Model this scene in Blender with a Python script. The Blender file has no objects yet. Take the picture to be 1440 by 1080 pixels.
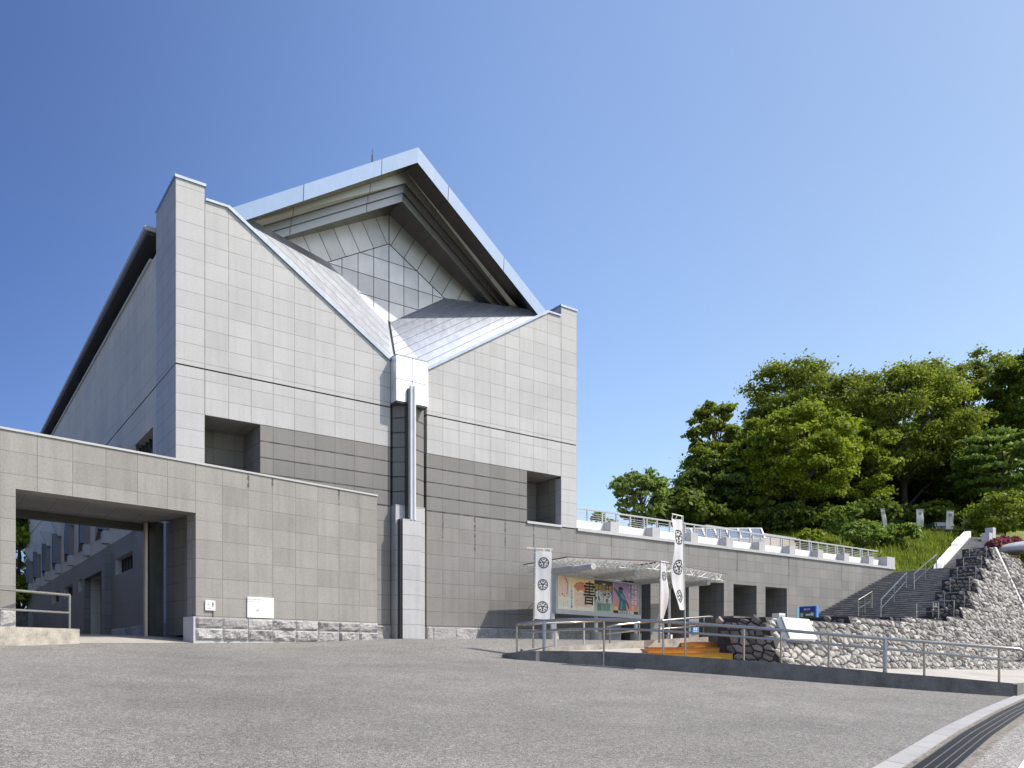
import bpy, bmesh, math, random
import numpy as np
from mathutils import Vector, Matrix, noise as mnoise

random.seed(7); RNG = np.random.default_rng(11)
scene = bpy.context.scene
COL = scene.collection
R = math.radians

# ------------------------------------------------------------------ camera, sky, sun, exposure
# World axes: x runs along the main facade, y into the building, z up; z = 0 is the plaza at the foot of the facade.
CAM = Vector((-5.8250, -24.4942, -0.577)); FPX = 1122.0; HX, HY = 720.0, 922.0
HEAD = math.atan2(1531, 1122)
FW = Vector((math.cos(HEAD), math.sin(HEAD), 0)); RT = Vector((math.sin(HEAD), -math.cos(HEAD), 0))
cam = bpy.data.cameras.new('camera'); camo = bpy.data.objects.new('camera', cam); COL.objects.link(camo)
camo.location = CAM; camo.rotation_euler = (R(90), 0, -math.atan2(FW.x, FW.y))
cam.sensor_width = 36; cam.lens = FPX / 1440 * 36; cam.shift_y = (HY - 540) / 1440; cam.clip_end = 3000; cam.clip_start = 0.1
scene.camera = camo
scene.render.resolution_x, scene.render.resolution_y = 1024, 768

SUN = Vector((0.42, -0.46, 0.80)).normalized()
ELEV = math.asin(SUN.z)
world = bpy.data.worlds.new('World'); scene.world = world; world.use_nodes = True
nt = world.node_tree; nt.nodes.clear()
sky = nt.nodes.new('ShaderNodeTexSky'); sky.sky_type = 'NISHITA'; sky.sun_disc = False
sky.sun_elevation = ELEV; sky.sun_rotation = math.atan2(SUN.x, SUN.y)
sky.air_density = 1.0; sky.dust_density = 1.6; sky.ozone_density = 5.0; sky.altitude = 100
bg = nt.nodes.new('ShaderNodeBackground'); bg.inputs[1].default_value = 0.15
wo = nt.nodes.new('ShaderNodeOutputWorld')
# clear spring sky seen through polarised air: darkest away from the sun's azimuth
tc_ = nt.nodes.new('ShaderNodeTexCoord'); dt_ = nt.nodes.new('ShaderNodeVectorMath'); dt_.operation = 'DOT_PRODUCT'; dt_.inputs[1].default_value = RT
mr_ = nt.nodes.new('ShaderNodeMapRange'); mr_.inputs[1].default_value = -1; mr_.inputs[2].default_value = 1
cr_ = nt.nodes.new('ShaderNodeValToRGB'); cr_.color_ramp.interpolation = 'B_SPLINE'; e_ = cr_.color_ramp.elements
e_[0].position, e_[0].color = 0.14, (.145, .168, .255, 1); e_[1].position, e_[1].color = 0.86, (.555, .485, .39, 1)
for p_, c_ in ((.26, (.182, .200, .268, 1)), (.40, (.40, .40, .43, 1)), (.52, (.54, .505, .49, 1)), (.68, (.555, .495, .43, 1))): x_ = e_.new(p_); x_.color = c_
mx_ = nt.nodes.new('ShaderNodeVectorMath'); mx_.operation = 'MULTIPLY'; sc_ = nt.nodes.new('ShaderNodeVectorMath'); sc_.operation = 'SCALE'; sc_.inputs['Scale'].default_value = 2.0
nt.links.new(tc_.outputs['Generated'], dt_.inputs[0]); nt.links.new(dt_.outputs['Value'], mr_.inputs[0]); nt.links.new(mr_.outputs[0], cr_.inputs[0]); nt.links.new(cr_.outputs[0], sc_.inputs[0])
nt.links.new(sky.outputs[0], mx_.inputs[0]); nt.links.new(sc_.outputs[0], mx_.inputs[1]); nt.links.new(mx_.outputs[0], bg.inputs[0]); nt.links.new(bg.outputs[0], wo.inputs[0])
sl = bpy.data.lights.new('sun', 'SUN'); sl.energy = 2.85; sl.angle = R(0.53); sl.color = (1, 0.935, 0.85)
so = bpy.data.objects.new('sun', sl); COL.objects.link(so); so.rotation_euler = (-SUN).to_track_quat('-Z', 'Y').to_euler(); so.location = (20, -20, 40)
scene.view_settings.view_transform = 'Standard'; scene.view_settings.look = 'None'
scene.view_settings.exposure = 0.8; scene.view_settings.gamma = 1
scene.cycles.max_bounces = 6; scene.cycles.transparent_max_bounces = 8
scene.cycles.use_denoising = True

# ------------------------------------------------------------------ where a pixel's ray meets a real plane
def ray(px, py): return FW + RT * ((px - HX) / FPX) + Vector((0, 0, (HY - py) / FPX))
def onY(px, py, y): r = ray(px, py); return CAM + r * ((y - CAM.y) / r.y)
def onX(px, py, x): r = ray(px, py); return CAM + r * ((x - CAM.x) / r.x)
def onZ(px, py, z): r = ray(px, py); return CAM + r * ((z - CAM.z) / r.z)
def at(px, py, d): return CAM + ray(px, py) * d
GK = 0.0925
def onG(px, py): r = ray(px, py); return CAM + r * ((GK * CAM.y - CAM.z) / (r.z - GK * r.y))
def depth(p): return (Vector(p) - CAM).dot(FW)
w_ = ray(1775, 922).normalized()
WD = Vector((w_.x, w_.y, 0)).normalized()          # direction of the gate wall, canopy and rubble wall
WN = Vector((WD.y, -WD.x, 0))                       # its normal, towards the forecourt
UP = Vector((0, 0, 1))

# ------------------------------------------------------------------ mesh builder and scene helpers
class Frame:
    def __init__(s, o, a, b, c): s.o, s.a, s.b, s.c = Vector(o), Vector(a), Vector(b), Vector(c)
    def p(s, a, b, c): return s.o + s.a * a + s.b * b + s.c * c
WORLD = Frame((0, 0, 0), (1, 0, 0), (0, 1, 0), (0, 0, 1))

class MB:
    def __init__(s): s.v, s.f, s.m, s.uv = [], [], [], []
    def poly(s, pts, mi=0, uv=None):
        pts = [Vector(p) for p in pts]; i0 = len(s.v); s.v += pts; s.f.append(list(range(i0, i0 + len(pts)))); s.m.append(mi)
        if uv is None:
            n = Vector((0, 0, 0))
            for i in range(len(pts)):
                a, b = pts[i], pts[(i + 1) % len(pts)]; n += a.cross(b)
            n = n.normalized() if n.length > 1e-12 else Vector((0, 0, 1))
            if abs(n.z) < .8:
                t = Vector((-n.y, n.x, 0)).normalized()
                if t.x < -1e-3 or (abs(t.x) <= 1e-3 and t.y < 0): t = -t
                uv = [(p.dot(t), p.z) for p in pts]
            else: uv = [(p.x, p.y) for p in pts]
        s.uv.append(uv)
    def grid(s, P, nu, nv, mi=0, uvf=None, closed_u=False):
        """shared-vertex grid; P(i,j) -> point"""
        i0 = len(s.v)
        for j in range(nv + 1):
            for i in range(nu + 1): s.v.append(Vector(P(i, j)))
        for j in range(nv):
            for i in range(nu):
                q = [i0 + j*(nu+1)+i, i0 + j*(nu+1)+i+1, i0 + (j+1)*(nu+1)+i+1, i0 + (j+1)*(nu+1)+i]
                s.f.append(q); s.m.append(mi)
                if uvf: s.uv.append([uvf(i, j), uvf(i+1, j), uvf(i+1, j+1), uvf(i, j+1)])
                else: s.uv.append([(s.v[k].x, s.v[k].y) for k in q])
    def box(s, a0, a1, b0, b1, c0, c1, fr=WORLD, mi=0, skip=''):
        p = fr.p
        if 'f' not in skip: s.poly([p(a0,b0,c0), p(a1,b0,c0), p(a1,b0,c1), p(a0,b0,c1)], mi)
        if 'k' not in skip: s.poly([p(a1,b1,c0), p(a0,b1,c0), p(a0,b1,c1), p(a1,b1,c1)], mi)
        if 'l' not in skip: s.poly([p(a0,b1,c0), p(a0,b0,c0), p(a0,b0,c1), p(a0,b1,c1)], mi)
        if 'r' not in skip: s.poly([p(a1,b0,c0), p(a1,b1,c0), p(a1,b1,c1), p(a1,b0,c1)], mi)
        if 't' not in skip: s.poly([p(a0,b0,c1), p(a1,b0,c1), p(a1,b1,c1), p(a0,b1,c1)], mi)
        if 'b' not in skip: s.poly([p(a0,b1,c0), p(a1,b1,c0), p(a1,b0,c0), p(a0,b0,c0)], mi)
    def prism(s, pts, b0, b1, fr=WORLD, mi=0):
        """outline (a,c) counter-clockwise seen from -b, swept along b"""
        n = len(pts)
        s.poly([fr.p(a, b0, c) for a, c in pts], mi); s.poly([fr.p(a, b1, c) for a, c in reversed(pts)], mi)
        for i in range(n):
            (a, c), (a2, c2) = pts[i], pts[(i+1) % n]
            s.poly([fr.p(a2, b0, c2), fr.p(a, b0, c), fr.p(a, b1, c), fr.p(a2, b1, c2)], mi)
    def slab(s, pts, z0, z1, mi=0):
        """plan outline (x,y) counter-clockwise from above"""
        n = len(pts); s.poly([(x, y, z1) for x, y in pts], mi); s.poly([(x, y, z0) for x, y in reversed(pts)], mi)
        for i in range(n):
            (x, y), (x2, y2) = pts[i], pts[(i+1) % n]
            s.poly([(x, y, z0), (x2, y2, z0), (x2, y2, z1), (x, y, z1)], mi)
    def tube(s, path, r, seg=8, mi=0, r1=None, cap=True):
        path = [Vector(p) for p in path]; n = len(path); i0 = len(s.v); prev = None
        for i, p in enumerate(path):
            t = (path[min(i+1, n-1)] - path[max(i-1, 0)]).normalized()
            a = prev if prev is not None else (Vector((0, 0, 1)) if abs(t.z) < .9 else Vector((1, 0, 0)))
            u = (a - t * a.dot(t)).normalized(); v = t.cross(u); prev = u
            rr = r if r1 is None else r + (r1 - r) * i / max(1, n-1)
            for k in range(seg):
                an = 2*math.pi*k/seg; s.v.append(p + u*math.cos(an)*rr + v*math.sin(an)*rr)
        for i in range(n-1):
            for k in range(seg):
                k2 = (k+1) % seg; q = [i0+i*seg+k, i0+i*seg+k2, i0+(i+1)*seg+k2, i0+(i+1)*seg+k]
                s.f.append(q); s.m.append(mi); s.uv.append([(k/seg, i), ((k+1)/seg, i), ((k+1)/seg, i+1), (k/seg, i+1)])
        if cap:
            for base, rev in ((i0, True), (i0+(n-1)*seg, False)):
                q = [base+k for k in range(seg)]; q = q[::-1] if rev else q
                s.f.append(q); s.m.append(mi); s.uv.append([(0, 0)]*seg)
    def bar(s, a, b, wx, wz, mi=0):
        a, b = Vector(a), Vector(b); t = (b-a).normalized(); u = t.cross(UP)
        u = u.normalized() if u.length > 1e-4 else Vector((1, 0, 0)); v = u.cross(t)
        fr = Frame(a, t, u, v); s.box(0, (b-a).length, -wx/2, wx/2, -wz/2, wz/2, fr, mi)
    def build(s, name, mats, parent=None, smooth=False, fix=False, weld=False):
        me = bpy.data.meshes.new(name); me.from_pydata([tuple(v) for v in s.v], [], s.f)
        mats = mats if isinstance(mats, (list, tuple)) else [mats]
        for m in mats: me.materials.append(m)
        me.polygons.foreach_set('material_index', s.m)
        ul = me.uv_layers.new(name='UVMap'); flat = [c for f in s.uv for q in f for c in q]; ul.data.foreach_set('uv', flat)
        if fix or weld:
            bm = bmesh.new(); bm.from_mesh(me)
            if weld: bmesh.ops.remove_doubles(bm, verts=bm.verts, dist=1e-4)
            bmesh.ops.recalc_face_normals(bm, faces=bm.faces); bm.to_mesh(me); bm.free()
        if smooth: me.polygons.foreach_set('use_smooth', [True]*len(me.polygons))
        me.update()
        return link(name, me, parent)

def world_of(o):
    return Matrix.Translation(o.location) @ o.rotation_euler.to_matrix().to_4x4() if o.type == 'EMPTY' else Matrix.Identity(4)
def link(name, me, parent=None):
    o = bpy.data.objects.new(name, me); COL.objects.link(o)
    if parent is not None: o.parent = parent; o.matrix_parent_inverse = world_of(parent).inverted()
    return o
def tag(o, label, cat, group=None, kind=None):
    if label: o['label'] = label
    if cat: o['category'] = cat
    if group: o['group'] = group
    if kind: o['kind'] = kind
    return o
def thing(name, label, cat, loc=(0, 0, 0), rz=0, group=None):
    o = bpy.data.objects.new(name, None); COL.objects.link(o); o.empty_display_size = .3
    o.location = Vector(loc); o.rotation_euler = (0, 0, rz); return tag(o, label, cat, group)
def structure(o): o['kind'] = 'structure'; return o
def dup(root, loc, rz=0, scale=1.0, label=None, zs=None):
    r = root.copy(); COL.objects.link(r); r.location = Vector(loc); r.rotation_euler = (0, 0, rz); r.scale = (scale, scale, zs or scale)
    if label: r['label'] = label
    for ch in list(root.children):
        c = ch.copy(); COL.objects.link(c); c.parent = r
        for g in list(ch.children):
            d = g.copy(); COL.objects.link(d); d.parent = c
    return r

# ------------------------------------------------------------------ materials
class NG:
    def __init__(s, mat): s.t = mat.node_tree; s.n = s.t.nodes; s.l = s.t.links
    def new(s, ty, **kw):
        n = s.n.new(ty)
        for k, v in kw.items(): setattr(n, k, v)
        return n
    def put(s, sock, val):
        if hasattr(val, 'is_output') or isinstance(val, bpy.types.NodeSocket): s.l.new(val, sock)
        else: sock.default_value = val
    def m(s, op, a, b=None, c=None, clamp=False):
        n = s.new('ShaderNodeMath', operation=op); n.use_clamp = clamp; s.put(n.inputs[0], a)
        if b is not None: s.put(n.inputs[1], b)
        if c is not None: s.put(n.inputs[2], c)
        return n.outputs[0]
    def mix(s, f, a, b, mode='MIX'):
        n = s.new('ShaderNodeMix', data_type='RGBA', blend_type=mode); s.put(n.inputs[0], f)
        s.put(n.inputs[6], a if not isinstance(a, tuple) else (*a, 1)); s.put(n.inputs[7], b if not isinstance(b, tuple) else (*b, 1)); return n.outputs[2]
    def noise(s, vec, scale, detail=3, rough=.55):
        n = s.new('ShaderNodeTexNoise'); s.put(n.inputs['Scale'], scale); s.put(n.inputs['Detail'], detail); s.put(n.inputs['Roughness'], rough)
        if vec is not None: s.l.new(vec, n.inputs['Vector'])
        return n.outputs[0]
    def obj(s): return s.new('ShaderNodeTexCoord').outputs['Object']
    def uv(s): return s.new('ShaderNodeTexCoord').outputs['UV']
    def mapr(s, v, a, b, c, d):
        n = s.new('ShaderNodeMapRange'); s.put(n.inputs[0], v)
        for i, q in enumerate((a, b, c, d)): n.inputs[i+1].default_value = q
        return n.outputs[0]
    def scale(s, vec, sc):
        n = s.new('ShaderNodeMapping'); s.l.new(vec, n.inputs[0]); n.inputs['Scale'].default_value = sc; return n.outputs[0]
    def bump(s, h, strength, dist=.02, normal=None):
        n = s.new('ShaderNodeBump'); s.put(n.inputs['Height'], h); n.inputs['Strength'].default_value = strength; n.inputs['Distance'].default_value = dist
        if normal is not None: s.l.new(normal, n.inputs['Normal'])
        return n.outputs[0]
def newmat(name):
    m = bpy.data.materials.new(name); m.use_nodes = True; g = NG(m); b = m.node_tree.nodes['Principled BSDF']; return m, g, b

def plain(name, col, rough=.6, metal=0, var=.12, nscale=3.0, spec=.5, bump=0):
    m, g, b = newmat(name); o = g.obj()
    n1 = g.noise(o, nscale, 5); n2 = g.noise(o, nscale*9, 3)
    k = g.m('ADD', g.mapr(n1, .3, .7, 1-var, 1+var), g.mapr(n2, .3, .7, -var*.5, var*.5))
    c = g.new('ShaderNodeVectorMath', operation='SCALE'); c.inputs[0].default_value = col; g.put(c.inputs['Scale'], k)
    g.put(b.inputs['Base Color'], c.outputs[0]); g.put(b.inputs['Roughness'], g.mapr(n1, .3, .7, max(.02, rough-.08), min(1, rough+.08)))
    b.inputs['Metallic'].default_value = metal; b.inputs['Specular IOR Level'].default_value = spec
    if bump: g.put(b.inputs['Normal'], g.bump(n2, bump, .01))
    return m

def stone(name, col, joint, cw, ch, u0, v0, jw=.012, jh=None, var=.10, speck=.25, rough=.6, bump=.25, stain=.08, streak=0):
    m, g, b = newmat(name); uv = g.uv(); o = g.obj()
    sx = g.new('ShaderNodeSeparateXYZ'); g.l.new(uv, sx.inputs[0])
    U = g.m('DIVIDE', g.m('SUBTRACT', sx.outputs[0], u0), cw); V = g.m('DIVIDE', g.m('SUBTRACT', sx.outputs[1], v0), ch)
    cb = g.new('ShaderNodeCombineXYZ'); g.put(cb.inputs[0], g.m('FLOOR', U)); g.put(cb.inputs[1], g.m('FLOOR', V))
    wn = g.new('ShaderNodeTexWhiteNoise'); g.l.new(cb.outputs[0], wn.inputs['Vector'])
    fu = g.m('FRACT', U); fv = g.m('FRACT', V)
    du = g.m('MULTIPLY', g.m('MINIMUM', fu, g.m('SUBTRACT', 1, fu)), cw); dv = g.m('MULTIPLY', g.m('MINIMUM', fv, g.m('SUBTRACT', 1, fv)), ch)
    jh = jh or jw
    mu = g.mapr(du, jw*.35, jw*.65, 1, 0); mv = g.mapr(dv, jh*.35, jh*.65, 1, 0); mask = g.m('MAXIMUM', mu, mv)
    wig = g.noise(o, 2.5, 2); mask = g.m('MULTIPLY', mask, g.mapr(wig, .3, .6, .55, 1))
    s1 = g.noise(o, 130, 2, .7); s2 = g.noise(o, .45, 4); s3 = g.noise(g.scale(o, (3, 3, .25)), 1.6, 5); s4 = g.noise(o, 22, 3, .6)
    k = g.m('ADD', 1, g.m('MULTIPLY', g.m('SUBTRACT', wn.outputs[0], .5), var*2))
    k = g.m('MULTIPLY', k, g.mapr(s1, .25, .75, 1-speck, 1+speck)); k = g.m('MULTIPLY', k, g.mapr(s4, .3, .7, 1-speck*.35, 1+speck*.35))
    k = g.m('MULTIPLY', k, g.mapr(s2, .3, .7, 1-stain, 1+stain)); k = g.m('MULTIPLY', k, g.mapr(s3, .45, .75, 1, 1-stain*1.5))
    c = g.new('ShaderNodeVectorMath', operation='SCALE'); c.inputs[0].default_value = col; g.put(c.inputs['Scale'], k)
    cc = g.mix(mask, c.outputs[0], joint)
    if streak:     # dark water stains that run down from the coping along some joints
        z = g.new('ShaderNodeSeparateXYZ'); g.l.new(o, z.inputs[0])
        cu = g.m('DIVIDE', g.m('SUBTRACT', sx.outputs[0], u0), cw); hu = g.m('ROUND', cu); du2 = g.m('ABSOLUTE', g.m('MULTIPLY', g.m('SUBTRACT', cu, hu), cw))
        w2 = g.new('ShaderNodeTexWhiteNoise', noise_dimensions='1D'); g.put(w2.inputs['W'], hu)
        ln = g.mapr(w2.outputs[0], .45, 1, 4.55, streak)      # how far down this joint is stained
        on = g.m('GREATER_THAN', z.outputs[2], ln); on = g.m('MULTIPLY', on, g.m('LESS_THAN', du2, g.mapr(w2.outputs[0], .5, 1, .01, .045)))
        on = g.m('MULTIPLY', on, g.mapr(g.noise(o, 9, 4), .4, .6, 0, 1)); cc = g.mix(g.m('MULTIPLY', on, .85), cc, (.03, .029, .027))
    g.put(b.inputs['Base Color'], cc); g.put(b.inputs['Roughness'], g.m('ADD', rough-.05, g.m('MULTIPLY', wn.outputs[0], .12)))
    h = g.m('SUBTRACT', g.m('MULTIPLY', s1, .12), mask); g.put(b.inputs['Normal'], g.bump(h, bump, .012)); return m

def metal(name, col, rough=.35, seam=0, seamdir=0, jw=.014, u0=0, dents=.1, groove=(.05, .05, .055), var=.08, seam2=0, v0=0, rv=.02):
    m, g, b = newmat(name); o = g.obj(); uv = g.uv(); n1 = g.noise(o, 1.2, 4); n2 = g.noise(g.scale(o, (2, 2, .6)), 3, 5)
    k = g.mapr(n1, .3, .7, 1-var, 1+var); k = g.m('MULTIPLY', k, g.mapr(n2, .3, .7, 1-var*.6, 1+var*.6))
    h = n1; mask = None
    if seam:
        sx = g.new('ShaderNodeSeparateXYZ'); g.l.new(uv, sx.inputs[0]); ms = []
        for wdt, axis, off in ((seam, seamdir, u0), (seam2, 1-seamdir, v0)):
            if not wdt: continue
            U = g.m('DIVIDE', g.m('SUBTRACT', sx.outputs[axis], off), wdt); f = g.m('FRACT', U)
            d = g.m('MULTIPLY', g.m('MINIMUM', f, g.m('SUBTRACT', 1, f)), wdt); ms.append(g.mapr(d, jw*.35, jw*.65, 1, 0))
            w1 = g.new('ShaderNodeTexWhiteNoise', noise_dimensions='1D'); g.put(w1.inputs['W'], g.m('FLOOR', U)); k = g.m('MULTIPLY', k, g.mapr(w1.outputs[0], 0, 1, 1-var, 1+var))
        mask = ms[0] if len(ms) == 1 else g.m('MAXIMUM', ms[0], ms[1])
    c = g.new('ShaderNodeVectorMath', operation='SCALE'); c.inputs[0].default_value = col; g.put(c.inputs['Scale'], k)
    col_o = c.outputs[0]
    if mask is not None: col_o = g.mix(mask, col_o, groove); g.put(b.inputs['Metallic'], g.m('SUBTRACT', 1, mask))
    else: b.inputs['Metallic'].default_value = 1
    g.put(b.inputs['Base Color'], col_o); g.put(b.inputs['Roughness'], g.mapr(n2, .3, .7, max(.05, rough-rv), rough+rv))
    g.put(b.inputs['Normal'], g.bump(h, dents, .03)); return m

def asphalt(name, col, contrast=.75, scale=95):
    m, g, b = newmat(name); o = g.obj()
    v = g.new('ShaderNodeTexVoronoi'); v.inputs['Scale'].default_value = scale; g.l.new(o, v.inputs['Vector'])
    sv = g.new('ShaderNodeSeparateColor'); g.l.new(v.outputs['Color'], sv.inputs[0])
    n0 = g.noise(o, 20, 4, .75); n1 = g.noise(o, 1.1, 5); n2 = g.noise(o, .18, 4); n3 = g.noise(o, 7, 4, .7)
    k = g.mapr(sv.outputs[0], 0, 1, 1-contrast, 1+contrast); k = g.m('MULTIPLY', k, g.mapr(n0, .3, .7, .6, 1.4))
    k = g.m('MULTIPLY', k, g.mapr(n1, .3, .7, .9, 1.1)); k = g.m('MULTIPLY', k, g.mapr(n2, .3, .7, .82, 1.14)); k = g.m('MULTIPLY', k, g.mapr(n3, .3, .7, .9, 1.1))
    c = g.new('ShaderNodeVectorMath', operation='SCALE'); c.inputs[0].default_value = col; g.put(c.inputs['Scale'], k)
    cr = g.noise(g.scale(o, (1, 1.4, 1)), .55, 6, .62); crack = g.mapr(g.m('ABSOLUTE', g.m('SUBTRACT', cr, .5)), 0, .0035, 1, 0)
    crack = g.m('MULTIPLY', crack, g.mapr(n2, .48, .58, 0, .6))
    g.put(b.inputs['Base Color'], g.mix(crack, c.outputs[0], (.05, .048, .045))); b.inputs['Roughness'].default_value = .95; b.inputs['Specular IOR Level'].default_value = .25
    g.put(b.inputs['Normal'], g.bump(g.m('SUBTRACT', v.outputs['Distance'], g.m('MULTIPLY', n0, .3)), .55, .008)); return m

def rubble_stone(name, col, var=.45):
    """loose stone: colour differs stone by stone (vertex attribute 'rnd')"""
    m, g, b = newmat(name); o = g.obj(); a = g.new('ShaderNodeAttribute', attribute_name='rnd')
    n = g.noise(o, 14, 5, .65); n2 = g.noise(o, 60, 3, .7)
    k = g.m('MULTIPLY', g.mapr(a.outputs['Fac'], 0, 1, 1-var, 1+var*.6), g.mapr(n, .3, .7, .75, 1.2)); k = g.m('MULTIPLY', k, g.mapr(n2, .3, .7, .85, 1.15))
    c = g.new('ShaderNodeVectorMath', operation='SCALE'); c.inputs[0].default_value = col; g.put(c.inputs['Scale'], k)
    g.put(b.inputs['Base Color'], c.outputs[0]); b.inputs['Roughness'].default_value = .9; g.put(b.inputs['Normal'], g.bump(g.m('ADD', n, g.m('MULTIPLY', n2, .4)), .7, .03)); return m

def foliage(name, c0, c1, trans=.35):
    m, g, b = newmat(name); a = g.new('ShaderNodeAttribute', attribute_name='rnd')
    cl = g.mix(a.outputs['Fac'], c0, c1); g.put(b.inputs['Base Color'], cl); b.inputs['Roughness'].default_value = .55; b.inputs['Specular IOR Level'].default_value = .3
    tr = g.new('ShaderNodeBsdfTranslucent'); g.put(tr.inputs[0], g.mix(.5, cl, (.32, .42, .03)))
    mx = g.new('ShaderNodeMixShader'); mx.inputs[0].default_value = trans; g.l.new(b.outputs[0], mx.inputs[1]); g.l.new(tr.outputs[0], mx.inputs[2])
    g.l.new(mx.outputs[0], g.n['Material Output'].inputs[0]); return m

def gradient(name, stops, rough=.45, axis=1, lo=0.0, hi=1.0, mottle=0):
    m, g, b = newmat(name); sx = g.new('ShaderNodeSeparateXYZ'); g.l.new(g.uv(), sx.inputs[0])
    r = g.new('ShaderNodeValToRGB'); g.put(r.inputs[0], g.mapr(sx.outputs[axis], lo, hi, 0, 1)); el = r.color_ramp.elements
    el[0].position, el[0].color = stops[0][0], (*stops[0][1], 1); el[1].position, el[1].color = stops[-1][0], (*stops[-1][1], 1)
    for p, c in stops[1:-1]: e = el.new(p); e.color = (*c, 1)
    out = r.outputs[0]
    if mottle: out = g.mix(g.mapr(g.noise(g.obj(), 18, 4), .45, .65, 0, mottle), out, (.75, .33, .45))
    g.put(b.inputs['Base Color'], out); b.inputs['Roughness'].default_value = rough; return m

def glass(name, col, rough=.05):
    m, g, b = newmat(name); n = g.noise(g.obj(), .7, 3)
    c = g.new('ShaderNodeVectorMath', operation='SCALE'); c.inputs[0].default_value = col; g.put(c.inputs['Scale'], g.mapr(n, .3, .7, .8, 1.2))
    g.put(b.inputs['Base Color'], c.outputs[0]); b.inputs['Roughness'].default_value = rough; b.inputs['Specular IOR Level'].default_value = 1.0
    g.put(b.inputs['Normal'], g.bump(n, .05, .02)); return m

M = {}
M['light'] = stone('pale_granite', (.43, .43, .432), (.24, .23, .215), .686, .505, .138, .005, jw=.022, var=.06, speck=.18, stain=.07)
M['pier'] = stone('pale_granite_pier', (.43, .43, .432), (.24, .23, .215), .818, .505, -.002, .005, jw=.02, var=.05, speck=.16, stain=.05)
M['pier2'] = stone('pale_granite_pier', (.43, .43, .432), (.24, .23, .215), .818, .505, 14.553, .005, jw=.02, var=.05, speck=.16, stain=.05)
M['dark'] = stone('grey_granite_deep_joints', (.183, .178, .169), (.025, .024, .023), .686, .505, .138, .005, jw=.012, jh=.046, var=.08, speck=.22, stain=.07)
M['beige'] = stone('warm_grey_granite', (.222, .216, .204), (.10, .094, .085), .686, .505, .138, .482, jw=.016, var=.08, speck=.22, stain=.09, streak=3.1)
M['gate'] = stone('warm_granite', (.262, .252, .235), (.15, .14, .122), .745, .505, -.611, .47, jw=.016, var=.10, speck=.22, stain=.11, streak=3.9)
M['butt'] = stone('blue_grey_granite', (.43, .43, .44), (.2, .195, .185), 2.0, .505, .3, .482, jw=.018, var=.05, speck=.16)
M['side'] = stone('smooth_side_granite', (.58, .535, .465), (.20, .196, .19), 1.37, 1.01, 0, .3, jw=.012, var=.05, speck=.12, stain=.08)
M['sidelow'] = stone('shaded_side_granite', (.21, .20, .182), (.14, .137, .132), 1.37, 1.01, 0, .3, jw=.012, var=.05, speck=.12, stain=.08)  # darker copy of the side granite, shade behind the portal put into the colour
M['rough'] = rubble_stone('rock_faced_granite', (.37, .36, .355), .25)
M['conc'] = plain('concrete', (.40, .38, .34), .9, var=.14, nscale=2.2, bump=.3)
M['paving'] = stone('pale_paving', (.46, .43, .38), (.25, .23, .2), .6, .6, 0, 0, jw=.012, var=.07, speck=.2, stain=.12)
M['coping'] = plain('granite_coping', (.45, .45, .455), .7, var=.08, nscale=3, bump=.1)
M['eavepaint'] = plain('eave_paint', (.36, .38, .41), .4, var=.05)
M['white'] = plain('white_paint', (.78, .775, .75), .6, var=.05, nscale=1.5)
M['whitewall'] = plain('white_render', (.80, .78, .73), .85, var=.07, nscale=1.2)
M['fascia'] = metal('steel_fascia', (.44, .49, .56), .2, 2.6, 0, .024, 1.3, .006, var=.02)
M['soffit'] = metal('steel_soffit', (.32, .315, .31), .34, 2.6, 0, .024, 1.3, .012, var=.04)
M['under'] = metal('steel_soffit_shaded', (.15, .145, .138), .3, 2.6, 0, .024, 1.3, .012, var=.05)  # darker copy of the soffit steel, shade of the undersides painted in
M['gable'] = metal('steel_panel_grid', (.46, .46, .47), .48, .61, 0, .026, 7.685, .05, groove=(.03, .03, .03), seam2=.72, v0=11.55, var=.10)
M['gableband'] = metal('steel_panel_band', (.46, .455, .45), .5, .62, 0, .026, 0, .05, groove=(.03, .03, .03), var=.09)
M['valley'] = metal('steel_seam_roof', (.63, .68, .76), .36, .26, 1, .022, 0, .008, groove=(.17, .18, .20), var=.04)
M['cap'] = metal('steel_cap', (.44, .48, .54), .3)
M['scupper'] = metal('bright_steel', (.95, .95, .95), .40, 0, dents=.10, rv=.06)
M['pipe'] = plain('grey_pipe', (.60, .62, .66), .35, var=.05)
M['rail'] = metal('stainless_tube', (.40, .385, .36), .24)
M['railgrey'] = plain('grey_paint', (.42, .43, .44), .5, var=.08)
M['bronze'] = metal('brown_steel', (.34, .29, .24), .38)
M['black'] = plain('dark_gap', (.02, .02, .02), .8)
M['darkmetal'] = plain('dark_metal', (.05, .052, .055), .45)
M['roof'] = metal('roof_sheet', (.5, .52, .55), .45, .4, 0)
M['glassdark'] = glass('dark_glass', (.02, .026, .032), .04)
M['glassblue'] = glass('roof_glass', (.14, .19, .26), .08)
M['doorglass'] = glass('door_glass', (.05, .055, .06), .1)
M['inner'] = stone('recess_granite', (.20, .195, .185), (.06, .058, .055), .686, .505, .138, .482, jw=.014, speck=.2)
M['asphalt'] = asphalt('asphalt', (.205, .198, .184), .62, 100)
M['asphalt2'] = asphalt('road_asphalt', (.27, .255, .24), .7, 60)
M['kerb'] = plain('kerb_concrete', (.15, .145, .137), .9, var=.3, nscale=2.6, bump=.4)
M['whitestone'] = plain('white_granite', (.58, .57, .55), .75, var=.10, nscale=4, bump=.2)
M['dirt'] = plain('worn_concrete', (.20, .18, .15), .95, var=.55, nscale=14, bump=.6)
M['grate'] = metal('galvanised_bar', (.45, .43, .40), .4)
M['pit'] = plain('drain_pit', (.022, .022, .024), .9)
M['grateslat'] = plain('grate_slat', (.035, .035, .037), .6)
M['rubble'] = rubble_stone('rubble', (.36, .345, .325), .55)
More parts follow.
